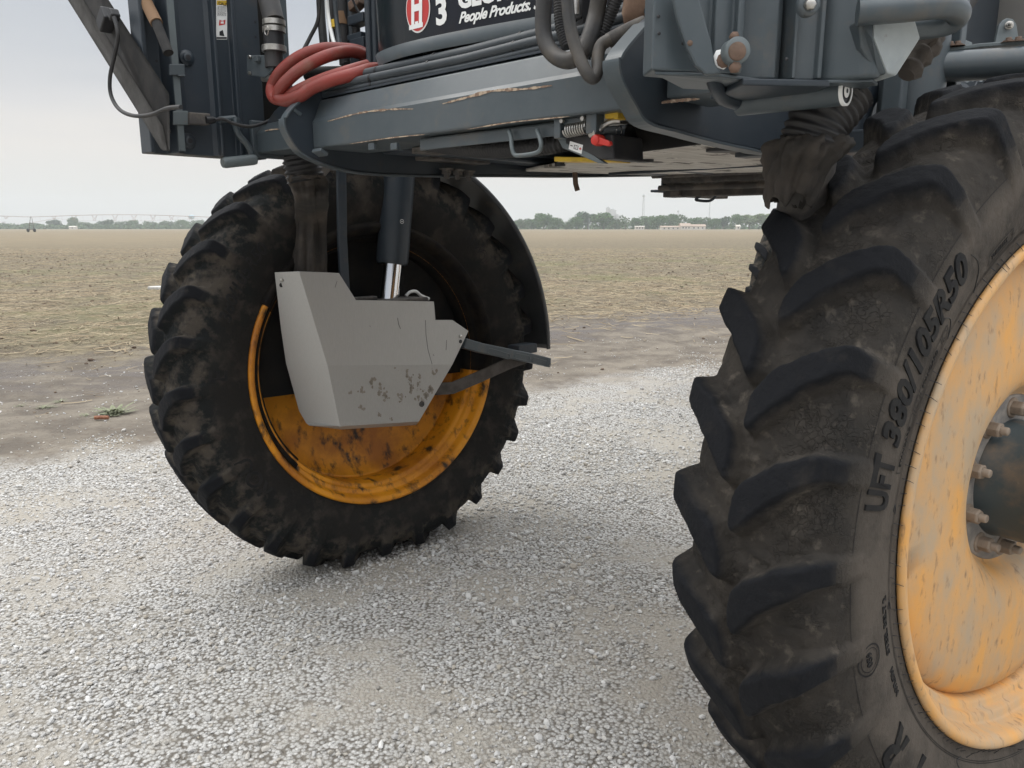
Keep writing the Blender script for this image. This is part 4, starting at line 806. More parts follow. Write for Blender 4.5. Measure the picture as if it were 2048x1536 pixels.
# boot, canvas and flat bar beside the strut
boot('rubber_boot', [Lv(598, 300, .66), Lv(605, 330, .65), Lv(612, 362, .64)], .068, pitch=.019, depth=.07)
canvas('canvas_sleeve', [Lv(612, 352, .64), Lv(613, 372, .63), Lv(618, 400, .62), wl_pt(622, 440, .06), wl_pt(622, 520, .03), wl_pt(622, 580, .02)], [.082, .074, .066, .070, .074, .074], seed=4, flat=.8, amp=.018, seg=60)
b = MB(); flatbar(b, [wl_pt(x, y, .12) for x, y in ((682, 325), (683, 400), (684, 480), (690, 590))], .042, .02, nx); W(b, 'stay_bar', PAINTD, bevel=.004)
b = MB(); flatbar(b, [wl_pt(x, y, .10) for x, y in ((640, 345), (655, 330), (668, 335))], .05, .02, nx); W(b, 'stay_bracket', MUDST, bevel=.003)

# ------------------------------------------------------------------ hoses and fittings
def hose(name, P, r, m_, seg=14, n=10, **k): b = MB(); b.tube(spline([Lv(*p) for p in P], n), r, seg); return W(b, name, m_)
def ring(name, px, py, v, r, h, m_, axis=(0, 0, 1)):
    c = Lv(px, py, v); b = MB(); ax = Vector(axis).normalized(); b.tube([c - ax * h / 2, c + ax * h / 2], r, 28); return W(b, name, m_, bevel=.0015)
hose('feed_hose', [(533, -20, .86), (540, 10, .86), (548, 42, .86)], .034, HOSE, 22)
for y, r, h, m_ in ((46, .037, .016, ZINC), (60, .037, .016, ZINC), (78, .033, .05, BLACK), (98, .040, .018, ZINC), (120, .030, .05, RUBBER)): ring('hose_clamp' if m_ is ZINC else 'hose_coupler', 548, y, .86, r, h, m_)
b = MB(); c = Lv(533, 61, .90); b.tube([c + Vector((.012 * math.cos(t), .0, .014 * math.sin(t))) for t in [k * math.pi / 10 for k in range(20)]], .0016, 8, closed=True); W(b, 'pull_ring', ZINC)
b = MB(); b.prism([Lv(x, y, .875) for x, y in ((493, 110), (542, 110), (545, 140), (530, 155), (493, 150))], (0, -.008, 0)); b.box(Lv(515, 118, .88), .03, .02, .02); W(b, 'coupler_bracket', PAINT, bevel=.003)
for x, y in ((499, 114), (499, 146)): ring('bracket_bolt', x, y, .88, .006, .006, ZINC, (0, 1, 0))
b = MB(); p, q = Lv(527, 157, .86), Lv(548, 157, .86); b.tube([p, q], .011, 16); W(b, 'white_fitting', ZINC)
b = MB(); b.tube([Lv(552, 130, .80), Lv(560, 160, .80), Lv(575, 190, .78)], .03, 16); W(b, 'feed_hose', RUBBER)
hose('thin_loop_hose', [(640, -10, .70), (636, 40, .70), (620, 75, .72), (602, 110, .76), (590, 140, .80)], .0065, RUBBER, 10)
for P, r, m_ in ((((640, -20, .60), (643, 40, .60), (650, 110, .60)), .015, RUBBER), (((652, -20, .66), (656, 30, .66), (664, 70, .68), (672, 100, .70)), .007, WHITE), (((662, -20, .60), (664, 50, .60), (668, 120, .60)), .013, RUBBER),
                 (((668, -20, .66), (673, 40, .66), (680, 100, .68)), .008, HOSEG), (((682, -20, .58), (686, 60, .58), (690, 130, .58)), .020, RUBBER), (((700, -20, .56), (703, 60, .56), (708, 130, .56)), .012, HOSEG), (((712, -20, .60), (712, 40, .58), (716, 130, .56)), .014, RUBBER)): hose('hydraulic_hose', P, r, m_, 12)
hose('hose_wrap', [(682, 25, .583), (684, 50, .583)], .0215, BROWNP, 14); hose('hose_wrap', [(667, 40, .663), (669, 55, .663)], .0095, YELLOW, 10)
hose('control_wire', [(700, -15, .66), (716, 22, .64), (738, 40, .62)], .004, BLACK, 8)
b = MB(); b.box(Lv(715, 8, .60), .06, .04, .03, Euler((0, .3, 0))); W(b, 'rusty_clamp', RUST, bevel=.004)
b = MB(); b.box((2.18, .52, 2.115), .28, .16, .06); b.tube([Lv(620, 150, .60), Lv(700, 150, .60)], .03, 14); W(b, 'hose_cradle', WHEELIN, bevel=.006)
for P, r, m_ in ((((1090, -15, .93), (1086, 40, .93), (1090, 80, .93), (1106, 108, .93), (1134, 121, .93), (1160, 110, .92), (1178, 76, .90), (1192, 30, .88), (1200, -15, .88)), .0180, HOSE),
                 (((1133, -15, .97), (1140, 50, .97), (1153, 100, .97), (1172, 143, .97), (1187, 156, .96), (1195, 140, .95), (1196, 112, .94), (1203, 90, .93), (1222, 78, .92)), .0130, HOSE)): hose('looped_hose', P, r, m_, 18)
hose('wrapped_hose_end', [(1216, 82, .92), (1235, 72, .91), (1262, 58, .89), (1290, 46, .87)], .0150, MUDST, 14)
for P in (((1118, -15, .86), (1122, 50, .86), (1135, 95, .86)), ((1238, -15, .86), (1218, 35, .86), (1196, 80, .87), (1170, 112, .88))):
    b = MB(); p, r_ = ribbed(spline([Lv(*q) for q in P], 8), .0135, .006, .10, 4); b.tube(p, r_, 14); W(b, 'corrugated_hose', RUBBER)
hose('grey_pipe', [(1195, 55, .74), (1240, 48, .74), (1300, 38, .74)], .022, HOSEG, 16); ring('white_sleeve', 1276, 44, .74, .024, .02, WHITE, (1, 0, 0)); ring('cable_tie', 1240, 48, .74, .024, .006, BLACK, (1, 0, 0))
b = MB(); b.box(Lv(1160, 18, .80), .035, .03, .05); b.box(Lv(1165, 45, .80), .02, .02, .03); W(b, 'plug_cluster', BLACK, bevel=.004); ring('silver_fitting', 1152, 15, .83, .008, .03, ZINC)
b = MB(); b.lathe([(-.05, .0001), (-.05, .026), (-.02, .034), (.02, .028), (.04, .036), (.08, .036)], 20, Matrix.Translation(Lv(1275, 5, .78)) @ Matrix.Rotation(-math.pi / 2, 4, 'Y')); W(b, 'tan_rubber_mount', mat('tan_rubber', (.28, .18, .12), .8, c2=(.2, .12, .08), scale=20))
b = MB(); b.box((.95, .45, 2.35), .5, .4, .5); W(b, 'engine_side', WHEELIN, bevel=.02)

# ------------------------------------------------------------------ fittings below the beam
b = MB(); a, c = Lv(838, 283, .82), Lv(1115, 256, .82); zc = (a.z + c.z) / 2 - .006
b.box(((a.x + c.x) / 2, .815, zc), a.x - c.x, .006, .030); b.box(((a.x + c.x) / 2, .79, zc + .015), a.x - c.x, .05, .006)
for x in (745, 790): 
    p = Lv(x, 293, .84); b.box(p, .03, .012, .02)
W(b, 'angle_rail', PAINT, bevel=.002)
b = MB(); P = spline([Lv(*q) for q in ((860, 286, .72), (900, 292, .72), (960, 297, .73), (1040, 296, .74), (1090, 290, .74), (1135, 283, .72), (1170, 282, .66))], 10); p, r_ = ribbed(P, .023, .0105, .12, 4); b.tube(p, r_, 18); W(b, 'corrugated_loom', RUBBER)
b = MB(); b.box((1.45, .62, 1.86), .5, .10, .02); W(b, 'loom_tray', MUDST, bevel=.003)
hose('guard_hoop', [(1018, 262, .83), (1022, 275, .835), (1024, 295, .84), (1029, 309, .84), (1040, 311, .84), (1068, 307, .84), (1080, 300, .84), (1082, 285, .84), (1074, 260, .83)], .0055, PAINTL, 10, 8)
b = MB(); b.prism([Lv(x, y, .80) for x, y in ((1106, 262), (1120, 250), (1150, 285), (1210, 327), (1195, 326), (1125, 296))], (0, -.016, 0)); W(b, 'gusset_bracket', PAINTL, bevel=.002)
b = MB(); b.prism([Lv(x, y, .80) for x, y in ((1128, 270), (1225, 268), (1228, 318), (1200, 319), (1130, 290))], (0, -.12, 0)); bx = W(b, 'battery_switch_box', RUBBER, bevel=.004)
def sw(x, y, d=.0): return Lv(x, y, .8012 + d)
b = MB(); b.add([sw(1140, 282), sw(1166, 290), sw(1163, 308), sw(1137, 298)], [(3, 2, 1, 0)]); sl = b.build('switch_label', WHITE, bx)
def sq(u_, v_): x = 1140 + 26 * u_ - 3 * v_; y = 282 + 8 * u_ + 17 * v_; return sw(x, y, .0008)
b = MB()
for q in ((.08, .42, .26, .52), (.36, .28, .40, .72), (.64, .28, .68, .72), (.50, .30, .53, .74), (.36, .68, .68, .74), (.36, .26, .68, .31)): b.add([sq(q[0], q[1]), sq(q[2], q[1]), sq(q[2], q[3]), sq(q[0], q[3])], [(3, 2, 1, 0)])
b.build('label_symbols', BLACK, sl)
b = MB()
for q in ((.76, .46, .94, .56), (.82, .36, .88, .66)): b.add([sq(q[0], q[1]), sq(q[2], q[1]), sq(q[2], q[3]), sq(q[0], q[3])], [(3, 2, 1, 0)])
b.build('label_plus', REDINK, sl)
b = MB(); a, c = Lv(1133, 262, .82), Lv(1176, 255, .82); n = 90
P = []; ax = (c - a).normalized(); e1 = ax.cross(Vector((0, 0, 1))).normalized(); e2 = ax.cross(e1)
for i in range(n * 2): t = i / (2 * n - 1); w_ = t * 9 * 2 * math.pi; P.append(a.lerp(c, t) + (e1 * math.cos(w_) + e2 * math.sin(w_)) * .0135)
b.tube(P, .0022, 6); W(b, 'coil_spring', ZINC)
b = MB(); b.tube([a, c], .008, 10); b.box(Lv(1122, 258, .82), .02, .03, .045); b.box(Lv(1190, 245, .82), .03, .03, .05); b.box(Lv(1150, 242, .815), .10, .02, .012); W(b, 'spring_mount', PAINT, bevel=.002)
for x, y in ((1124, 242), (1166, 237)): ring('mount_bolt', x, y, .835, .005, .008, ZINC, (0, 1, 0))
hose('swivel_rod', [(1184, 268, .82), (1195, 262, .82), (1206, 252, .81), (1222, 243, .80), (1240, 241, .79)], .007, ZINC, 10, 6); b = MB(); b.tube([Lv(1180, 270, .825), Lv(1194, 264, .825)], [.007, .011], 12); W(b, 'rod_end', ZINC)
b = MB(); c = Lv(1192, 280, .83); My = Matrix.Translation(c) @ Matrix.Rotation(math.pi / 2, 4, 'Z'); b.lathe([(-.02, .012), (-.004, .013), (.006, .011), (.007, .0001)], 24, My); b.prism([c + Vector((x, .003, z)) for x, z in ((-.004, .008), (-.040, -.006), (-.042, -.014), (-.034, -.016), (-.002, -.008))], (0, -.012, 0)); W(b, 'isolator_key', REDP, bevel=.002)
c = Lv(1262, 276, .66); Mt = Matrix.Translation(c) @ Matrix.Rotation(R(62), 4, 'Z') @ Matrix.Rotation(R(8), 4, 'Y')
b = MB(); b.lathe([(-.22, .036), (.0, .036), (.0, .031), (-.10, .030), (-.10, .0001)], 36, Mt); W(b, 'exhaust_stub', WHEELIN)
b = MB(); b.tube([Lv(1238, 262, .72) + Vector((.008 * math.cos(k * .3142), 0, .012 * math.sin(k * .3142))) for k in range(20)], .0012, 6, closed=True); W(b, 'cotter_ring', CHROME)
b = MB(); b.box(Lv(1230, 231, .80), .035, .03, .014); b.box(Lv(1240, 231, .80), .012, .032, .018); W(b, 'yellow_block', YELLOW, bevel=.002)
b = MB(); b.prism([Lv(x, y, .74) for x, y in ((1108, 313), (1232, 316), (1232, 324), (1108, 323))], (0, -.06, 0)); W(b, 'yellow_strap', YELLOW, bevel=.002)
for P, r in ((((1205, 240, .70), (1250, 240, .68), (1310, 245, .62), (1380, 275, .5)), .010), (((1280, 250, .60), (1330, 262, .55), (1400, 278, .4)), .016), (((1290, 242, .64), (1300, 270, .60), (1285, 300, .60)), .007)): hose('under_pipe', P, r, MUDST, 10)
b = MB(); b.box((1.15, .58, 1.93), .5, .25, .06); b.box((.95, .62, 1.91), .08, .08, .05); W(b, 'valve_bank', WHEELIN, bevel=.006)
# ------------------------------------------------------------------ ground
def ground_mat():
    m = bpy.data.materials.new('ground'); m.use_nodes = True; nt = m.node_tree; N = nt.nodes.new; K = nt.links.new; b = nt.nodes['Principled BSDF']
    geo = N('ShaderNodeNewGeometry'); sep = N('ShaderNodeSeparateXYZ'); K(geo.outputs['Position'], sep.inputs[0])
    def M(op, a, c=None, d=None):
        n = N('ShaderNodeMath'); n.operation = op
        for i, x in enumerate((a, c, d)):
            if x is None: continue
            if isinstance(x, (int, float)): n.inputs[i].default_value = x
            else: K(x, n.inputs[i])
        return n.outputs[0]
    def noise(sc, det=6, st=None, rough=.6, dist=0):
        n = N('ShaderNodeTexNoise'); n.inputs['Scale'].default_value = sc; n.inputs['Detail'].default_value = det; n.inputs['Roughness'].default_value = rough; n.inputs['Distortion'].default_value = dist
        if st: mp_ = N('ShaderNodeMapping'); mp_.inputs['Scale'].default_value = st[0]; mp_.inputs['Rotation'].default_value = (0, 0, st[1]); K(geo.outputs['Position'], mp_.inputs[0]); K(mp_.outputs[0], n.inputs['Vector'])
        else: K(geo.outputs['Position'], n.inputs['Vector'])
        return n.outputs[0]
    def ramp(x, a, z, lo=0.0, hi=1.0):
        r = N('ShaderNodeMapRange'); r.interpolation_type = 'SMOOTHSTEP'
        for k, v in (('From Min', a), ('From Max', z), ('To Min', lo), ('To Max', hi)): r.inputs[k].default_value = v
        K(x, r.inputs['Value']); return r.outputs[0]
    def mix(f, a, c):
        n = N('ShaderNodeMixRGB')
        if isinstance(f, (int, float)): n.inputs[0].default_value = f
        else: K(f, n.inputs[0])
        for i, x in ((1, a), (2, c)):
            if isinstance(x, tuple): n.inputs[i].default_value = (*x, 1)
            else: K(x, n.inputs[i])
        return n.outputs[0]
    q = M('SUBTRACT', sep.outputs[1], M('MULTIPLY', sep.outputs[0], .65))
    q1 = M('ADD', q, M('MULTIPLY', M('SUBTRACT', noise(.9, 5), .5), 2.6)); q1 = M('ADD', q1, M('MULTIPLY', M('SUBTRACT', noise(9, 4), .5), .9))
    # gravel
    vor = N('ShaderNodeTexVoronoi'); vor.inputs['Scale'].default_value = 70; vor.inputs['Randomness'].default_value = 1; K(geo.outputs['Position'], vor.inputs['Vector'])
    vor2 = N('ShaderNodeTexVoronoi'); vor2.inputs['Scale'].default_value = 150; K(geo.outputs['Position'], vor2.inputs['Vector'])
    sv = N('ShaderNodeSeparateXYZ'); K(vor.outputs['Color'], sv.inputs[0])
    stone = mix(sv.outputs[0], (.42, .41, .39), (.60, .59, .57)); stone = mix(ramp(vor.outputs['Distance'], .3, .8), stone, (.15, .135, .115))
    dust = mix(noise(3, 8), (.33, .30, .255), (.44, .41, .36))
    grav = mix(ramp(noise(1.3, 6, rough=.7), .36, .56), dust, stone)
    # bare soil and field
    dirt = mix(ramp(noise(2.2, 8), .35, .65), (.135, .115, .094), (.235, .205, .165)); dirt = mix(ramp(noise(26, 5), .55, .72), dirt, (.13, .095, .07))
    band = M('MULTIPLY', ramp(q1, 10.0, 11.2), ramp(q1, 14.4, 12.6)); band = M('MULTIPLY', band, ramp(noise(.8, 5, ((1, 3.0, 1), R(-33))), .40, .56))
    dirt = mix(band, dirt, (.095, .076, .063))
    res = mix(ramp(noise(38, 6, ((1, 2.6, 1), R(20)), .75), .50, .62), (.080, .064, .048), (.31, .26, .175)); res2 = mix(ramp(noise(2.1, 8, rough=.75), .40, .64), res, (.24, .20, .13))
    tuft = mix(ramp(noise(6.5, 8, rough=.8), .54, .64), res2, (.085, .064, .046))
    grn = M('MULTIPLY', ramp(noise(.22, 6), .44, .66), M('MULTIPLY', ramp(q, 13, 18), ramp(q, 70, 28))); fieldn = mix(M('MULTIPLY', grn, .42), tuft, (.155, .165, .06))
    farf = mix(ramp(noise(.16, 8, ((1, 5, 1), 0), .7), .3, .7), (.29, .235, .15), (.17, .135, .09)); fld = mix(ramp(q, 30, 160, 0, .75), fieldn, farf)
    qf = M('ADD', q1, M('MULTIPLY', M('SUBTRACT', noise(3.5, 4), .5), 2.5))
    col = mix(ramp(q1, 7.0, 8.0), grav, dirt); col = mix(ramp(qf, 12.0, 14.2), col, fld)
    K(col, b.inputs['Base Color'])
    rg = mix(band, (.95, .95, .95), (.42, .42, .42)); K(rg, b.inputs['Roughness']); b.inputs['Specular IOR Level'].default_value = .3
    h = M('ADD', M('MULTIPLY', M('SUBTRACT', 1.0, vor.outputs['Distance']), .010), M('MULTIPLY', M('SUBTRACT', 1.0, vor2.outputs['Distance']), .004))
    h = M('MULTIPLY', h, ramp(q1, 8.2, 7.0)); h2 = M('MULTIPLY', noise(18, 8, rough=.7), ramp(q1, 7, 9, .012, .045)); h3 = M('MULTIPLY', noise(2.6, 6), ramp(q1, 9, 14, .0, .16))
    bp = N('ShaderNodeBump'); bp.inputs['Strength'].default_value = .8; bp.inputs['Distance'].default_value = 1.0; K(M('ADD', M('ADD', h, h2), h3), bp.inputs['Height']); K(bp.outputs[0], b.inputs['Normal'])
    return m
def vnoise(x, y, s, seed):
    g = np.random.default_rng(seed).random((256, 256)); X, Y = x / s, y / s; i, j = np.floor(X).astype(int), np.floor(Y).astype(int); a, b_ = X - i, Y - j; a = a * a * (3 - 2 * a); b_ = b_ * b_ * (3 - 2 * b_)
    G = lambda p, q: g[p % 256, q % 256]
    return (G(i, j) * (1 - a) + G(i + 1, j) * a) * (1 - b_) + (G(i, j + 1) * (1 - a) + G(i + 1, j + 1) * a) * b_
def ground_h(x, y):                     # gentle ruts and clods, flat under the wheels
    q = y - .65 * x; w = np.clip((q - 7.2) / 3, 0, 1)
    h = (vnoise(x + 500, y + 500, .55, 1) - .5) * .05 * w * np.clip((q - 11) / 3, .25, 1) + (vnoise(x + 500, y + 500, .16, 2) - .5) * .022 * w + (vnoise(x + 500, y + 500, 1.9, 3) - .5) * .05 * w
    rut = np.exp(-((q - 10.6) / .35) ** 2) + .8 * np.exp(-((q - 12.4) / .3) ** 2); h = h - .035 * rut + (vnoise(x + 500, y + 500, .8, 4) - .5) * .012
    return h - .012
GM = ground_mat()
def grid_axis(parts): return np.unique(np.concatenate([np.arange(a, b_ + 1e-6, s) for a, b_, s in parts]))
gx = np.unique(np.r_[-2400, -900, -300, -120, -60, np.arange(-34, -9.9, .5), np.arange(-10, 7.01, .07), np.arange(7.5, 34, .5), 60, 120, 300, 900, 2400])
gy = np.unique(np.r_[-120, -40, -12, -4, np.arange(-2, 4, .2), np.arange(4, 17, .07), np.arange(17, 40, .25), np.arange(40, 90, 2), 120, 200, 400, 800, 1500, 2300])
GX, GY = np.meshgrid(gx, gy, indexing='ij'); GZ = ground_h(GX, GY) * np.clip((60 - GY) / 30, 0, 1)
V = np.stack([GX, GY, GZ], 2).reshape(-1, 3); nx_, ny_ = len(gx), len(gy); I, J = np.meshgrid(np.arange(nx_ - 1), np.arange(ny_ - 1), indexing='ij')
F = np.stack([I * ny_ + J, (I + 1) * ny_ + J, (I + 1) * ny_ + J + 1, I * ny_ + J + 1], 2).reshape(-1, 4)
me = bpy.data.meshes.new('ground'); me.vertices.add(len(V)); me.vertices.foreach_set('co', V.astype(np.float32).ravel()); me.loops.add(F.size); me.loops.foreach_set('vertex_index', F.astype(np.int32).ravel())
me.polygons.add(len(F)); me.polygons.foreach_set('loop_start', np.arange(0, F.size, 4, dtype=np.int32)); me.polygons.foreach_set('loop_total', np.full(len(F), 4, np.int32)); me.polygons.foreach_set('use_smooth', np.ones(len(F), bool)); me.update(calc_edges=True)
me.materials.append(GM); gr = bpy.data.objects.new('ground', me); COL.objects.link(gr); gr['kind'] = 'structure'

# ------------------------------------------------------------------ scattered stuff: pebbles, straw, clods
def rand_mat(name, cols, rough=.9, bump=.2, bs=80):
    m = bpy.data.materials.new(name); m.use_nodes = True; nt = m.node_tree; b = nt.nodes['Principled BSDF']; b.inputs['Roughness'].default_value = rough; b.inputs['Specular IOR Level'].default_value = .3
    oi = nt.nodes.new('ShaderNodeObjectInfo'); cr = nt.nodes.new('ShaderNodeValToRGB'); e = cr.color_ramp.elements; e[0].position = 0; e[0].color = (*cols[0], 1); e[1].position = 1; e[1].color = (*cols[-1], 1)
    for k, c in enumerate(cols[1:-1]): x = e.new((k + 1) / (len(cols) - 1)); x.color = (*c, 1)
    nt.links.new(oi.outputs['Random'], cr.inputs[0]); nt.links.new(cr.outputs[0], b.inputs['Base Color']); return m
PEB = rand_mat('pebble', [(.28, .265, .24), (.47, .46, .445), (.54, .53, .51), (.42, .38, .32), (.60, .59, .57), (.49, .485, .475), (.70, .69, .67)])
STR = rand_mat('straw', [(.20, .155, .10), (.37, .30, .20), (.47, .40, .285), (.28, .215, .14), (.41, .335, .23), (.13, .095, .062)])
CLD = rand_mat('clod', [(.075, .052, .038), (.14, .10, .072), (.10, .072, .052), (.19, .145, .105)])
def proto(name, verts, faces, m):
    me = bpy.data.meshes.new(name); me.from_pydata(verts, [], faces); me.materials.append(m); me.update(); return bpy.data.objects.new(name, me)
def rocks(m, n, flat=.6, name='stone'):
    c = bpy.data.collections.new(name + '_kinds')
    for k in range(n):
        bmx = bmesh.new(); bmesh.ops.create_icosphere(bmx, subdivisions=1, radius=.5); rr = random.Random(k + 50)
        sx, sy, sz = rr.uniform(.85, 1.25), rr.uniform(.65, 1.0), rr.uniform(.5, .85) * flat / .6
        for v in bmx.verts: d_ = 1 + .32 * mnoise.noise(v.co * 2.4 + Vector((k * 5.3, 1, 2))) + rr.uniform(-.05, .05); v.co = Vector((v.co.x * sx * d_, v.co.y * sy * d_, v.co.z * sz * d_))
        mm = bpy.data.meshes.new(name); bmx.to_mesh(mm); bmx.free(); mm.materials.append(m); c.objects.link(bpy.data.objects.new(name, mm))
    return c
def straws(m, n):
    c = bpy.data.collections.new('straw_kinds')
    for k in range(n):
        rr = random.Random(k + 9); w, t = rr.uniform(.016, .038), .012; vs = []; y = z = 0.0; a, b_ = rr.uniform(-.25, .25), rr.uniform(-.1, .3)
        for i in range(4):
            x = i / 3 - .5; yy = a * x * x; zz = b_ * x * x; ww = w * (1 - .4 * abs(x))
            vs += [(x, yy - ww, zz), (x, yy + ww, zz), (x, yy, zz + t * 2)]
        fs = [(3 * i + j, 3 * i + (j + 1) % 3, 3 * i + 3 + (j + 1) % 3, 3 * i + 3 + j) for i in range(3) for j in range(3)] + [(2, 1, 0), (9, 10, 11)]
        c.objects.link(proto('straw', vs, fs, m))
    return c
def scatter(name, P, S, coll, tilt, m):
    me = bpy.data.meshes.new(name); me.vertices.add(len(P)); me.vertices.foreach_set('co', P.astype(np.float32).ravel()); at = me.attributes.new('sz', 'FLOAT', 'POINT'); at.data.foreach_set('value', S.astype(np.float32)); me.materials.append(m); me.update()
    o = bpy.data.objects.new(name, me); COL.objects.link(o); o['kind'] = 'stuff'
    ng = bpy.data.node_groups.new(name, 'GeometryNodeTree'); ng.interface.new_socket('Geometry', in_out='INPUT', socket_type='NodeSocketGeometry'); ng.interface.new_socket('Geometry', in_out='OUTPUT', socket_type='NodeSocketGeometry')
    N = ng.nodes.new; K = ng.links.new; gi, go = N('NodeGroupInput'), N('NodeGroupOutput'); ins = N('GeometryNodeInstanceOnPoints'); ci = N('GeometryNodeCollectionInfo'); ci.inputs['Collection'].default_value = coll; ci.inputs['Separate Children'].default_value = True; ci.inputs['Reset Children'].default_value = True
    rv = N('FunctionNodeRandomValue'); rv.data_type = 'FLOAT_VECTOR'; rv.inputs['Min'].default_value = (-tilt, -tilt, 0); rv.inputs['Max'].default_value = (tilt, tilt, 6.283)
    na = N('GeometryNodeInputNamedAttribute'); na.data_type = 'FLOAT'; na.inputs['Name'].default_value = 'sz'
    K(gi.outputs[0], ins.inputs['Points']); K(ci.outputs[0], ins.inputs['Instance']); ins.inputs['Pick Instance'].default_value = True; K(rv.outputs['Value'], ins.inputs['Rotation']); K(na.outputs['Attribute'], ins.inputs['Scale']); K(ins.outputs[0], go.inputs[0])
    md = o.modifiers.new('scatter', 'NODES'); md.node_group = ng; return o
def wedge(n, y0, y1, margin=1.5):       # random ground points in front of the camera, a margin wider than the view
    y = np.sqrt(rng.random(n) * (y1 ** 2 - y0 ** 2) + y0 ** 2); x = (rng.random(n) * 2 - 1) * (y * .72 + margin); return x, y
def hz(x, y): return ground_h(x, y) * np.clip((60 - y) / 30, 0, 1)
x, y = wedge(380000, 1.5, 11.5); q = y - .65 * x
cl = vnoise(x + 300, y + 300, .42, 21) * .55 + vnoise(x + 300, y + 300, .12, 22) * .25 + vnoise(x + 300, y + 300, 1.4, 23) * .4
edge = np.clip((7.6 + (vnoise(x + 300, y + 300, .7, 24) - .5) * 2.4 - q) / 1.3, 0.02, 1)
keep = (rng.random(len(x)) < np.clip((cl - .32) * 2.8, .14, 1) * edge) & (q < 13); x, y = x[keep], y[keep]
s = np.exp(rng.normal(math.log(.0115), .40, len(x))); s = np.clip(s, .005, .036) * np.where(y > 5, 1.15, 1)
scatter('gravel_stones', np.stack([x, y, hz(x, y) + s * .2], 1), s, rocks(PEB, 7), .5, PEB)
x, y = wedge(26000, 6, 20, 3); q = y - .65 * x; keep = (rng.random(len(x)) < np.clip((q - 8.5) / 16, .0, 1) * (vnoise(x + 99, y + 99, 1.1, 31) > .35)); x1, y1 = x[keep], y[keep]
x3, y3 = wedge(60000, 10, 26, 3); q = y3 - .65 * x3; keep = (q > 12.3) & (rng.random(len(x3)) < np.clip(vnoise(x3 + 99, y3 + 99, .8, 36) * 2 - .5, .08, 1)); x3, y3 = x3[keep], y3[keep]
x2, y2 = wedge(120000, 11, 62, 3); q = y2 - .65 * x2; keep = (q > 13) & (rng.random(len(x2)) < np.clip(vnoise(x2 + 99, y2 + 99, 1.3, 32) * 1.7 - .15, .1, 1)); x2, y2 = x2[keep], y2[keep]
x, y = np.r_[x1, x2, x3], np.r_[y1, y2, y3]; s = np.clip(np.exp(rng.normal(math.log(.12), .5, len(x))), .035, .40)
scatter('corn_straw', np.stack([x, y, hz(x, y) + .012], 1), s, straws(STR, 6), .16, STR)
x, y = wedge(36000, 5, 50, 3); q = y - .65 * x; keep = (q > 8.2) & (rng.random(len(x)) < np.clip((q - 7.5) / 7, .12, 1) * np.clip(vnoise(x + 99, y + 99, .9, 33) * 1.6 - .2, 0, 1)); x, y = x[keep], y[keep]
s = np.clip(np.exp(rng.normal(math.log(.024), .55, len(x))), .010, .11); scatter('soil_clods', np.stack([x, y, hz(x, y) + s * .1], 1), s, rocks(CLD, 4, .55, 'clod'), .4, CLD)
# a few loose objects on the ground
WEED = mat('weed_leaf', (.17, .19, .11), .8, c2=(.24, .25, .16), scale=30)
def weed(x, y, r_, n_, label, seed):
    rr = random.Random(seed); b = MB(); z0 = float(hz(np.array([x]), np.array([y]))[0])
    for _ in range(n_):
        a = rr.uniform(0, 6.28); L = r_ * rr.uniform(.4, 1.1); e = rr.uniform(.15, .9); w = L * .07; d_ = Vector((math.cos(a), math.sin(a), 0)); s_ = Vector((-d_.y, d_.x, 0)); o_ = Vector((rr.gauss(0, r_ * .25), rr.gauss(0, r_ * .25), 0))
        p = [o_ + d_ * L * t + Vector((0, 0, L * (e * t - .5 * e * t * t))) for t in (0, .4, .75, 1)]
        b.add([p[0] - s_ * w * .4, p[0] + s_ * w * .4, p[1] - s_ * w, p[1] + s_ * w, p[2] - s_ * w * .8, p[2] + s_ * w * .8, p[3]], [(0, 1, 3, 2), (2, 3, 5, 4), (4, 5, 6)])
    o = b.build('weed_tuft', WEED); o.location = (x, y, z0); tag(o, label, 'weed', 'weeds on the bare soil beside the gravel')
for i, (px, py, r_, n_, lb) in enumerate(((230, 824, .16, 90, 'largest grey-green weed tuft on bare soil just left of the far wheel'), (118, 800, .07, 30, 'small weed tuft on bare soil between the largest tuft and the photo\'s left edge'), (90, 812, .09, 26, 'flat weed tuft on bare soil nearest the photo\'s left edge'), (38, 808, .06, 18, 'tiny weed tuft at the far left of the bare soil strip'), (170, 830, .06, 18, 'tiny weed tuft beside the brown corn cob'))):
    p = Wz(px, py); weed(p.x, p.y, r_, n_, lb, i)
x, y = wedge(900, 12, 60, 3); q = y - .65 * x; keep = (q > 13.5) & (vnoise(x + 9, y + 9, 3.1, 41) > .5); x, y = x[keep], y[keep]; b = MB(); rr = random.Random(2)
for xx, yy in zip(x, y):
    z0 = float(hz(np.array([xx]), np.array([yy]))[0]); r_ = rr.uniform(.03, .10)
    for _ in range(7): a = rr.uniform(0, 6.28); d_ = Vector((math.cos(a), math.sin(a), 0)); s_ = Vector((-d_.y, d_.x, 0)) * r_ * .12; o_ = Vector((xx, yy, z0)); b.add([o_ - s_, o_ + s_, o_ + d_ * r_ * .6 + s_ + Vector((0, 0, r_ * .4)), o_ + d_ * r_ + Vector((0, 0, r_ * .3))], [(0, 1, 2, 3)])
b.build('field_weeds', WEED, props=dict(kind='stuff'))
p = Wz(203, 838); b = MB(); P = [Vector((p.x - .055, p.y - .005, .012)), Vector((p.x, p.y, .014)), Vector((p.x + .06, p.y + .004, .012))]; b.tube(dense(P, .006), [.017 * (1 + .12 * math.sin(i * 2.6)) for i in range(len(dense(P, .006)))], 12)
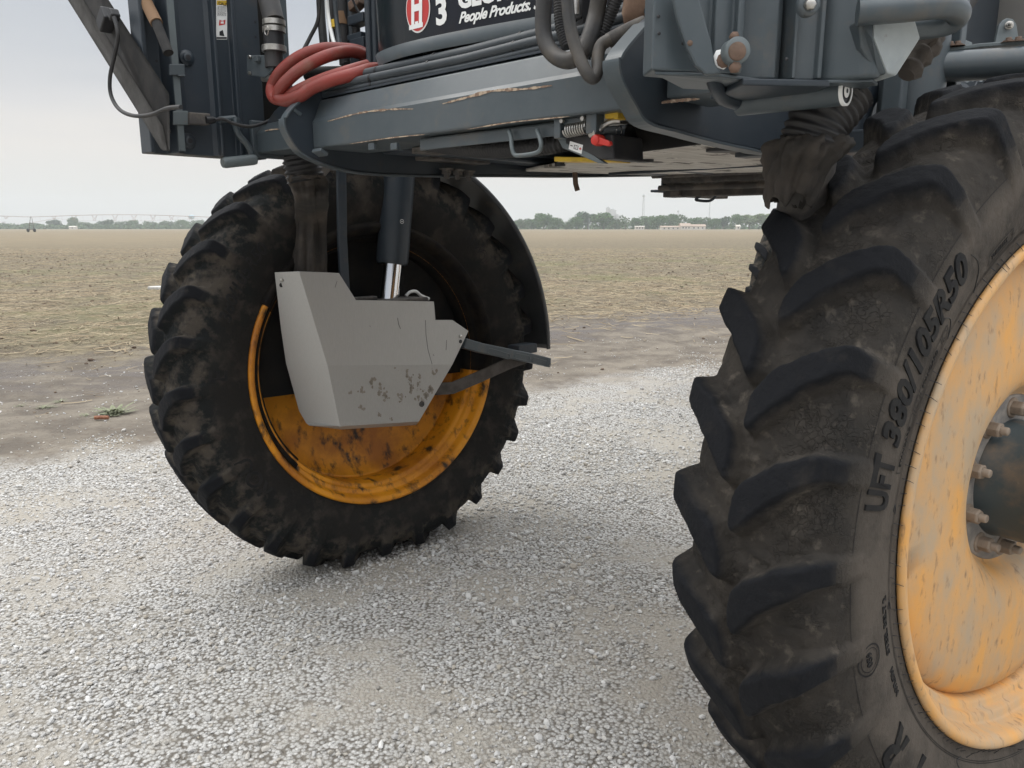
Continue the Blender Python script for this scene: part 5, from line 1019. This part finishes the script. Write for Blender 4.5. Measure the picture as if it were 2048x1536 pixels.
b.build('corn_cob', mat('cob', (.20, .075, .04), .8, c2=(.30, .14, .08), scale=60, bump=.5, bscale=120), props=dict(label='reddish-brown bare corn cob lying on the soil left of the far wheel', category='corn cob'))
p = Wz(322, 577); b = MB(); n = 22; pts = [Vector((p.x + .34 * math.cos(k * 6.283 / n) * (1 + .12 * math.sin(k * 2.1)), p.y + .22 * math.sin(k * 6.283 / n) * (1 + .15 * math.cos(k * 1.7)), -.03)) for k in range(n)]; b.prism(pts, (0, 0, .09))
b.build('flat_stone', mat('flat_stone', (.55, .53, .50), .8, c2=(.45, .43, .40), scale=8), bevel=.02, props=dict(label='pale flat stone lying in the field beside the far wheel tread', category='stone'))

# ------------------------------------------------------------------ far things
def leafmat(name, c, c2): return mat(name, c, .8, c2=c2, scale=.35, lo=.35, hi=.65, spec=.2)
LEAF = [leafmat('leaf_green', (.045, .11, .028), (.08, .155, .04)), leafmat('leaf_dark_green', (.025, .07, .026), (.045, .10, .035)), leafmat('leaf_grey_green', (.065, .12, .05), (.10, .145, .065)), leafmat('leaf_light_green', (.10, .16, .045), (.14, .20, .07))]
BARK = mat('bark', (.10, .08, .065), .9, c2=(.15, .12, .10), scale=2); TWIG = mat('bare_twig', (.20, .155, .135), .9)
def crown_mesh(seed, w, h, lobes, n_, m):
    rr = random.Random(seed); b = MB(); L = [(Vector((rr.uniform(-.5, .5) * w * .62, rr.uniform(-.5, .5) * w * .5, h * rr.uniform(.36, .78))), w * rr.uniform(.20, .34)) for _ in range(lobes)] + [(Vector((0, 0, h * .60)), w * .36)]
    for _ in range(n_):
        c, r_ = rr.choice(L); d_ = Vector((rr.gauss(0, 1), rr.gauss(0, 1), rr.gauss(0, 1))).normalized() * r_ * rr.uniform(.55, 1.08); d_.z *= .85; p = c + d_
        if p.z < h * .14: p.z = h * rr.uniform(.14, .3)
        if p.z > h: p.z = h * rr.uniform(.85, 1)
        u_ = Vector((rr.gauss(0, 1), rr.gauss(0, 1), rr.gauss(0, .6))).normalized(); v_ = u_.cross(Vector((rr.gauss(0, 1), rr.gauss(0, 1), rr.gauss(0, 1)))).normalized(); s_ = h * rr.uniform(.03, .07)
        b.add([p - u_ * s_, p + v_ * s_ * .8, p + u_ * s_, p - v_ * s_ * .8], [(0, 1, 2, 3)])
    me = bpy.data.meshes.new('crown'); me.from_pydata(b.v, [], b.f); me.materials.append(m); return me
def trunk_mesh(h, r_, seed, bare=False):
    b = MB(); rr = random.Random(seed); top = h * .62; b.tube([(0, 0, -.2), (rr.uniform(-.1, .1), 0, top * .5), (rr.uniform(-.3, .3), 0, top)], [r_ * 1.3, r_, r_ * .5], 7)
    for k in range(26 if bare else 5):
        z = top * rr.uniform(.35, 1.0); a = rr.uniform(0, 6.28); L = h * rr.uniform(.15, .36); e = Vector((math.cos(a) * .7, math.sin(a) * .7, rr.uniform(.5, 1.2))).normalized() * L
        b.tube([(0, 0, z), Vector((0, 0, z)) + e * .5 + Vector((0, 0, .2)), Vector((0, 0, z)) + e], [r_ * .4, r_ * .22, r_ * .06], 4)
        if bare:
            for _ in range(5): q0 = Vector((0, 0, z)) + e * rr.uniform(.35, .95); b.tube([q0, q0 + Vector((rr.gauss(0, 1), rr.gauss(0, 1), abs(rr.gauss(.8, .6)))).normalized() * L * .45], [r_ * .14, r_ * .03], 3, caps=False)
    me = bpy.data.meshes.new('trunk'); me.from_pydata(b.v, [], b.f); me.materials.append(TWIG if bare else BARK); return me
KINDS = {}
for k, (w, h, lo_, n_, m) in enumerate(((14, 12, 9, 1900, LEAF[0]), (13, 14, 8, 1900, LEAF[1]), (17, 13, 11, 2000, LEAF[0]), (10, 12, 6, 1500, LEAF[3]), (12, 9, 7, 1400, LEAF[2]), (11, 13, 6, 260, LEAF[2]))): KINDS[k] = (crown_mesh(k + 3, w, h, lo_, n_, m), trunk_mesh(h, .32, k), h, w)
KINDS['bare'] = (None, trunk_mesh(13, .25, 77, True), 13 * .86, 10)
def place_tree(kind, px, top, wpx, label, group, Y=760, i=0):
    cm, tm, h, w = KINDS[kind]; H_ = (456 + 1.62 / Y * FPX - top) / FPX * Y; x = (px - 1024) / FPX * Y * 1.02; e = empty('tree' if kind != 'bare' else 'bare_tree', (x, Y, 0)); tag(e, label, 'tree', group)
    sx = (wpx / FPX * Y) / w; e.scale = (sx, sx, H_ / h); e.rotation_euler = (0, 0, random.uniform(0, 6.28))
    for nm, me_ in (('crown', cm), ('trunk', tm)):
        if me_ is None: continue
        c = bpy.data.objects.new(nm, me_); COL.objects.link(c); c.parent = e
GR = 'trees along the far edge of the field'
words_ = ['first', 'second', 'third', 'fourth', 'fifth', 'sixth', 'seventh', 'eighth', 'ninth', 'tenth', 'eleventh', 'twelfth', 'thirteenth', 'fourteenth', 'fifteenth', 'sixteenth', 'seventeenth', 'eighteenth', 'nineteenth', 'twentieth', 'twenty-first', 'twenty-second', 'twenty-third', 'twenty-fourth', 'twenty-fifth']
RT = [(4, 1018, 442, 34), (4, 1040, 438, 34), (0, 1062, 439, 32), (0, 1085, 428, 36), (2, 1108, 437, 34), (4, 1128, 443, 30), (0, 1148, 435, 32), (1, 1170, 425, 44), (0, 1200, 427, 48), (4, 1222, 437, 26), (5, 1242, 431, 28), (0, 1262, 437, 28), (2, 1283, 434, 34), (0, 1304, 432, 36), (0, 1330, 430, 34), (5, 1352, 428, 34), (0, 1375, 436, 30), (4, 1397, 435, 28), (0, 1412, 438, 26), (1, 1430, 434, 30), (0, 1456, 430, 26), (3, 1480, 428, 44), (3, 1505, 426, 42), (3, 1528, 425, 40), (0, 1552, 428, 36)]
desc = {0: 'mid-green bushy tree', 1: 'tall dark green round tree', 2: 'wide green tree', 3: 'light green tree', 4: 'low grey-green tree', 5: 'thin-crowned sparse tree'}
for i, (k, px, top, w) in enumerate(RT): place_tree(k, px, top, w, f"{desc[k]}, {words_[i]} from the far wheel's fender in the field-edge row", GR, 720 + (i * 37) % 90, i)
LT = [('bare', 16, 440, 22), ('bare', 33, 442, 20), ('bare', 50, 443, 22), (0, 92, 447, 22), (4, 110, 446, 24), (1, 143, 440, 26), (0, 181, 436, 20), (4, 205, 444, 26), (1, 246, 440, 28), (4, 270, 443, 28), (0, 296, 441, 26), (4, 330, 443, 32), (4, 362, 442, 32), (0, 392, 441, 30), (4, 420, 440, 30)]
for i, (k, px, top, w) in enumerate(LT): place_tree(k, px, top, w, f"{'leafless pinkish tree' if k == 'bare' else desc[k]}, {words_[i]} from the left edge under the irrigation pipe", 'trees behind the irrigation pipe', 960 + (i * 53) % 90, i)
b = MB(); rr = random.Random(8)
for _ in range(17000):
    left = rr.random() < .5; x = rr.uniform(-760, -240) if left else rr.uniform(-240, 620); Y = rr.uniform(930, 990) if left else rr.uniform(815, 850)
    hh = 5.2 + 2.2 * mnoise.noise(Vector((x * .03, 0, 0))) + 1.5 * mnoise.noise(Vector((x * .15, 3, 0))); z = max(.2, abs(rr.gauss(0, .5)) * hh) if rr.random() < .5 else rr.uniform(0, hh)
    z = min(z, hh); u_ = Vector((rr.gauss(0, 1), rr.gauss(0, 1), rr.gauss(0, .6))).normalized(); v_ = u_.cross(Vector((rr.gauss(0, 1), rr.gauss(0, 1), rr.gauss(0, 1)))).normalized(); s_ = rr.uniform(.8, 1.9); p = Vector((x, Y, z))
    b.add([p - u_ * s_, p + v_ * s_, p + u_ * s_, p - v_ * s_], [(0, 1, 2, 3)])
b.build('undergrowth', LEAF[2], props=dict(kind='stuff'))

# centre-pivot irrigation line
PIPE = mat('galvanised_pipe', (.42, .34, .32), .6); PY = 300.0
def pv(px, py, Y=PY): return Wy(px, py, Y)
pe = empty('irrigation_pivot', (pv(62, 455).x, PY, 0)); tag(pe, 'long arched irrigation pipe with hanging trusses and a wheeled tower in the field', 'irrigation rig'); pinv = Matrix.Translation(pe.location).inverted()
def PB(mb, name, m, **k): mb.v = [tuple(pinv @ Vector(v)) for v in mb.v]; return mb.build(name, m, pe, **k)
for arc_ in ([(62, 434), (120, 432), (180, 430), (240, 429.4), (300, 430), (360, 432), (412, 434), (470, 438)], [(62, 434), (30, 433), (0, 432), (-60, 431), (-130, 434)]):
    b = MB(); b.tube(spline([pv(*p) for p in arc_], 5), .10, 6); PB(b, 'span_pipe', PIPE)
b = MB(); b.tube([pv(66, 445), pv(110, 437)], .05, 4); b.tube([pv(110, 437), pv(160, 441), pv(230, 442), pv(300, 441), pv(360, 439), pv(405, 436)], .025, 4); PB(b, 'truss_rod', PIPE)
for px in (108, 148, 189, 230, 268, 306, 343, 380, 12, -30):
    top = 430 + 3.5 * abs((px - 235) / 190) ** 2 if px > 62 else 432.5; dp = 9.5 * (1 - abs((px - 235) / 190) ** 2) + 2 if px > 62 else 5; w = 5
    b = MB()
    for (x0, y0), (x1, y1) in (((px - w, top), (px - w * .3, top + dp)), ((px + w, top), (px + w * .3, top + dp)), ((px - w, top), (px + w * .5, top + dp * .9)), ((px + w, top), (px - w * .5, top + dp * .9)), ((px - w * .4, top + dp), (px + w * .4, top + dp))): b.tube([pv(x0, y0), pv(x1, y1)], .045, 4)
    PB(b, 'truss', PIPE)
for px in (80, 124, 166, 205, 245, 282, 320, 356): b = MB(); b.tube([pv(px, 431), pv(px, 445)], .018, 4); PB(b, 'drop_hose', PIPE)
b = MB(); b.tube([pv(61, 433), pv(58, 459)], .10, 5); b.tube([pv(63, 433), pv(68, 458)], .08, 5); b.tube([pv(57, 459), pv(68, 459)], .12, 5); b.tube([pv(60, 446), pv(66, 446)], .07, 4); PB(b, 'tower_frame', BARK)
for px in (56, 69):
    p = pv(px, 459.5); b = MB(); r_ = .68; b.lathe([(-.2, .25), (-.2, r_ * .9), (-.12, r_), (.12, r_), (.2, r_ * .9), (.2, .25)], 20, Matrix.Translation((p.x, PY, r_)) @ Matrix.Rotation(R(70), 4, 'Z')); PB(b, 'tower_wheel', RUBBER)
# masts, elevator, water tower, pole, farm buildings
GALV = mat('pale_steel', (.5, .5, .5), .6)
def lattice(px, top, Y, w, label, cat='radio mast', rings=14):
    x = (px - 1024) / FPX * Y * 1.02; Ht = (456 - top) / FPX * Y + 1.6; e = empty('radio_mast', (x, Y, 0)); tag(e, label, cat); b = MB()
    for k in range(3): a = k * 2.094; b.tube([(w * math.cos(a), w * math.sin(a), 0), (w * .35 * math.cos(a), w * .35 * math.sin(a), Ht)], .28, 4)
    for i in range(rings):
        z0, z1 = Ht * i / rings, Ht * (i + 1) / rings; f0, f1 = w * (1 - .65 * i / rings), w * (1 - .65 * (i + 1) / rings)
        for k in range(3): a, c = k * 2.094, (k + 1) * 2.094; b.tube([(f0 * math.cos(a), f0 * math.sin(a), z0), (f1 * math.cos(c), f1 * math.sin(c), z1)], .14, 3)
    b.build('lattice', GALV, e); b = MB(); b.lathe([(Ht - 3, .8), (Ht - 3, 1.8), (Ht, 1.8), (Ht, .2), (Ht + 2, .15)], 8, Matrix.Rotation(-math.pi / 2, 4, 'Y')); b.build('antenna', GALV, e)
lattice(1275, 393, 1150, 2.4, 'tall pale lattice mast with a collared top rising above the far trees'); lattice(1402, 404, 1500, 1.4, 'thin faint mast below the folded carrier, behind the trees')
lattice(1342, 423, 1500, .9, 'very short faint mast tip just above the far trees')
Y = 1550; x = (1216 - 1024) / FPX * Y * 1.02; e = empty('grain_elevator', (x, Y, 0)); tag(e, 'faint pale grain elevator block behind the dark round tree', 'grain elevator')
for dx, w, h, nm in ((0, 14, 36, 'elevator_tower'), (-9, 7, 40, 'leg_house'), (9, 9, 26, 'storage_bin')):
    b = MB(); b.box((dx, 0, h / 2), w, 12, h); b.box((dx, 0, h + 1), w * .5, 6, 2); b.build(nm, GALV, e)
Y = 1500; x = (410 - 1024) / FPX * Y * 1.02; e = empty('water_tower', (x, Y, 0)); tag(e, 'faint pale blue water tower at the end of the irrigation pipe', 'water tower'); b = MB(); h = (456 - 431) / FPX * Y + 1.6
b.lathe([(h, .1), (h - 1, 4), (h - 3, 5.6), (h - 5, 5.6), (h - 7.5, 3), (h - 8.5, .8)], 20, Matrix.Rotation(-math.pi / 2, 4, 'Y')); b.build('tower_bowl', mat('pale_blue', (.35, .5, .58), .5), e)
b = MB(); b.tube([(0, 0, 0), (0, 0, h - 8)], .8, 8)
for k in range(4): a = k * 1.571 + .4; b.tube([(5 * math.cos(a), 5 * math.sin(a), 0), (4 * math.cos(a), 4 * math.sin(a), h - 6)], .3, 5)
b.build('tower_legs', GALV, e)
Y = 560; x = (1172 - 1024) / FPX * Y * 1.02; e = empty('utility_pole', (x, Y, 0)); tag(e, 'pale wooden utility pole standing in front of the dark round tree', 'utility pole'); h = (456 - 438) / FPX * Y + 1.6; b = MB(); b.tube([(0, 0, 0), (0, 0, h)], [.24, .18], 8); b.build('pole', PAINTW, e); b = MB(); b.box((0, 0, h - .4), 2.4, .14, .16); b.build('crossarm', PAINTW, e)
WALLW = mat('pale_siding', (.62, .58, .52), .7); ROOFM = mat('tan_roof', (.36, .28, .22), .8); DARKW = mat('dark_opening', (.03, .03, .035), .3)
def farm(px, w, d_, h, rh, label, cat, name, roof, Y=640, nwin=3):
    x = (px - 1024) / FPX * Y * 1.02; e = empty(name, (x, Y, 0)); tag(e, label, cat); b = MB(); b.box((0, 0, h / 2), w, d_, h); b.build('wall', WALLW, e)
    b = MB(); b.prism([(-w / 2 - .4, -d_ / 2 - .4, h), (-w / 2 - .4, d_ / 2 + .4, h), (-w / 2 - .4, 0, h + rh)], (w + .8, 0, 0)); b.build('roof', roof, e)
    for i in range(nwin): b = MB(); b.box((-w / 2 + w * (i + .7) / (nwin + .4), -d_ / 2 - .03, h * .55), 1.0, .08, 1.1); b.build('window', DARKW, e)
farm(1269, 7.5, 3, 2.6, .5, 'small white trailer home parked at the field edge under the tall mast', 'trailer', 'trailer_home', WALLW); farm(1328, 16, 7, 2.2, 1.0, 'low long tan-roofed shed left of the gabled farmhouse', 'shed', 'farm_shed', ROOFM, nwin=4)
farm(1356, 8, 9, 3.0, 2.3, 'white farmhouse with tan gabled roof in front of the far trees', 'house', 'farmhouse', ROOFM); farm(1380, 12, 7, 2.8, 1.6, 'tan-roofed long building right of the gabled farmhouse', 'outbuilding', 'farm_building', ROOFM)
farm(1458, 3, 3, 2.8, 1.2, 'tiny pale shed alone at the field edge near the light green trees', 'shed', 'garden_shed', WALLW, nwin=1)
farm(181, 8, 4, 2.6, 1.0, 'small white shed under the middle of the irrigation pipe', 'shed', 'field_shed', WALLW, Y=900, nwin=1)
# haze
b = MB(); b.box((0, 1090, 44), 4840, 2440, 91); hzb = b.build('haze', MAT['pale_steel']); hzb['kind'] = 'stuff'
hm = bpy.data.materials.new('haze'); hm.use_nodes = True; nt = hm.node_tree; nt.nodes.clear(); o_ = nt.nodes.new('ShaderNodeOutputMaterial'); pvn = nt.nodes.new('ShaderNodeVolumePrincipled'); pvn.inputs['Color'].default_value = (.80, .85, .88, 1); pvn.inputs['Density'].default_value = .00034; pvn.inputs['Anisotropy'].default_value = .2; nt.links.new(pvn.outputs[0], o_.inputs['Volume'])
hzb.data.materials.clear(); hzb.data.materials.append(hm)
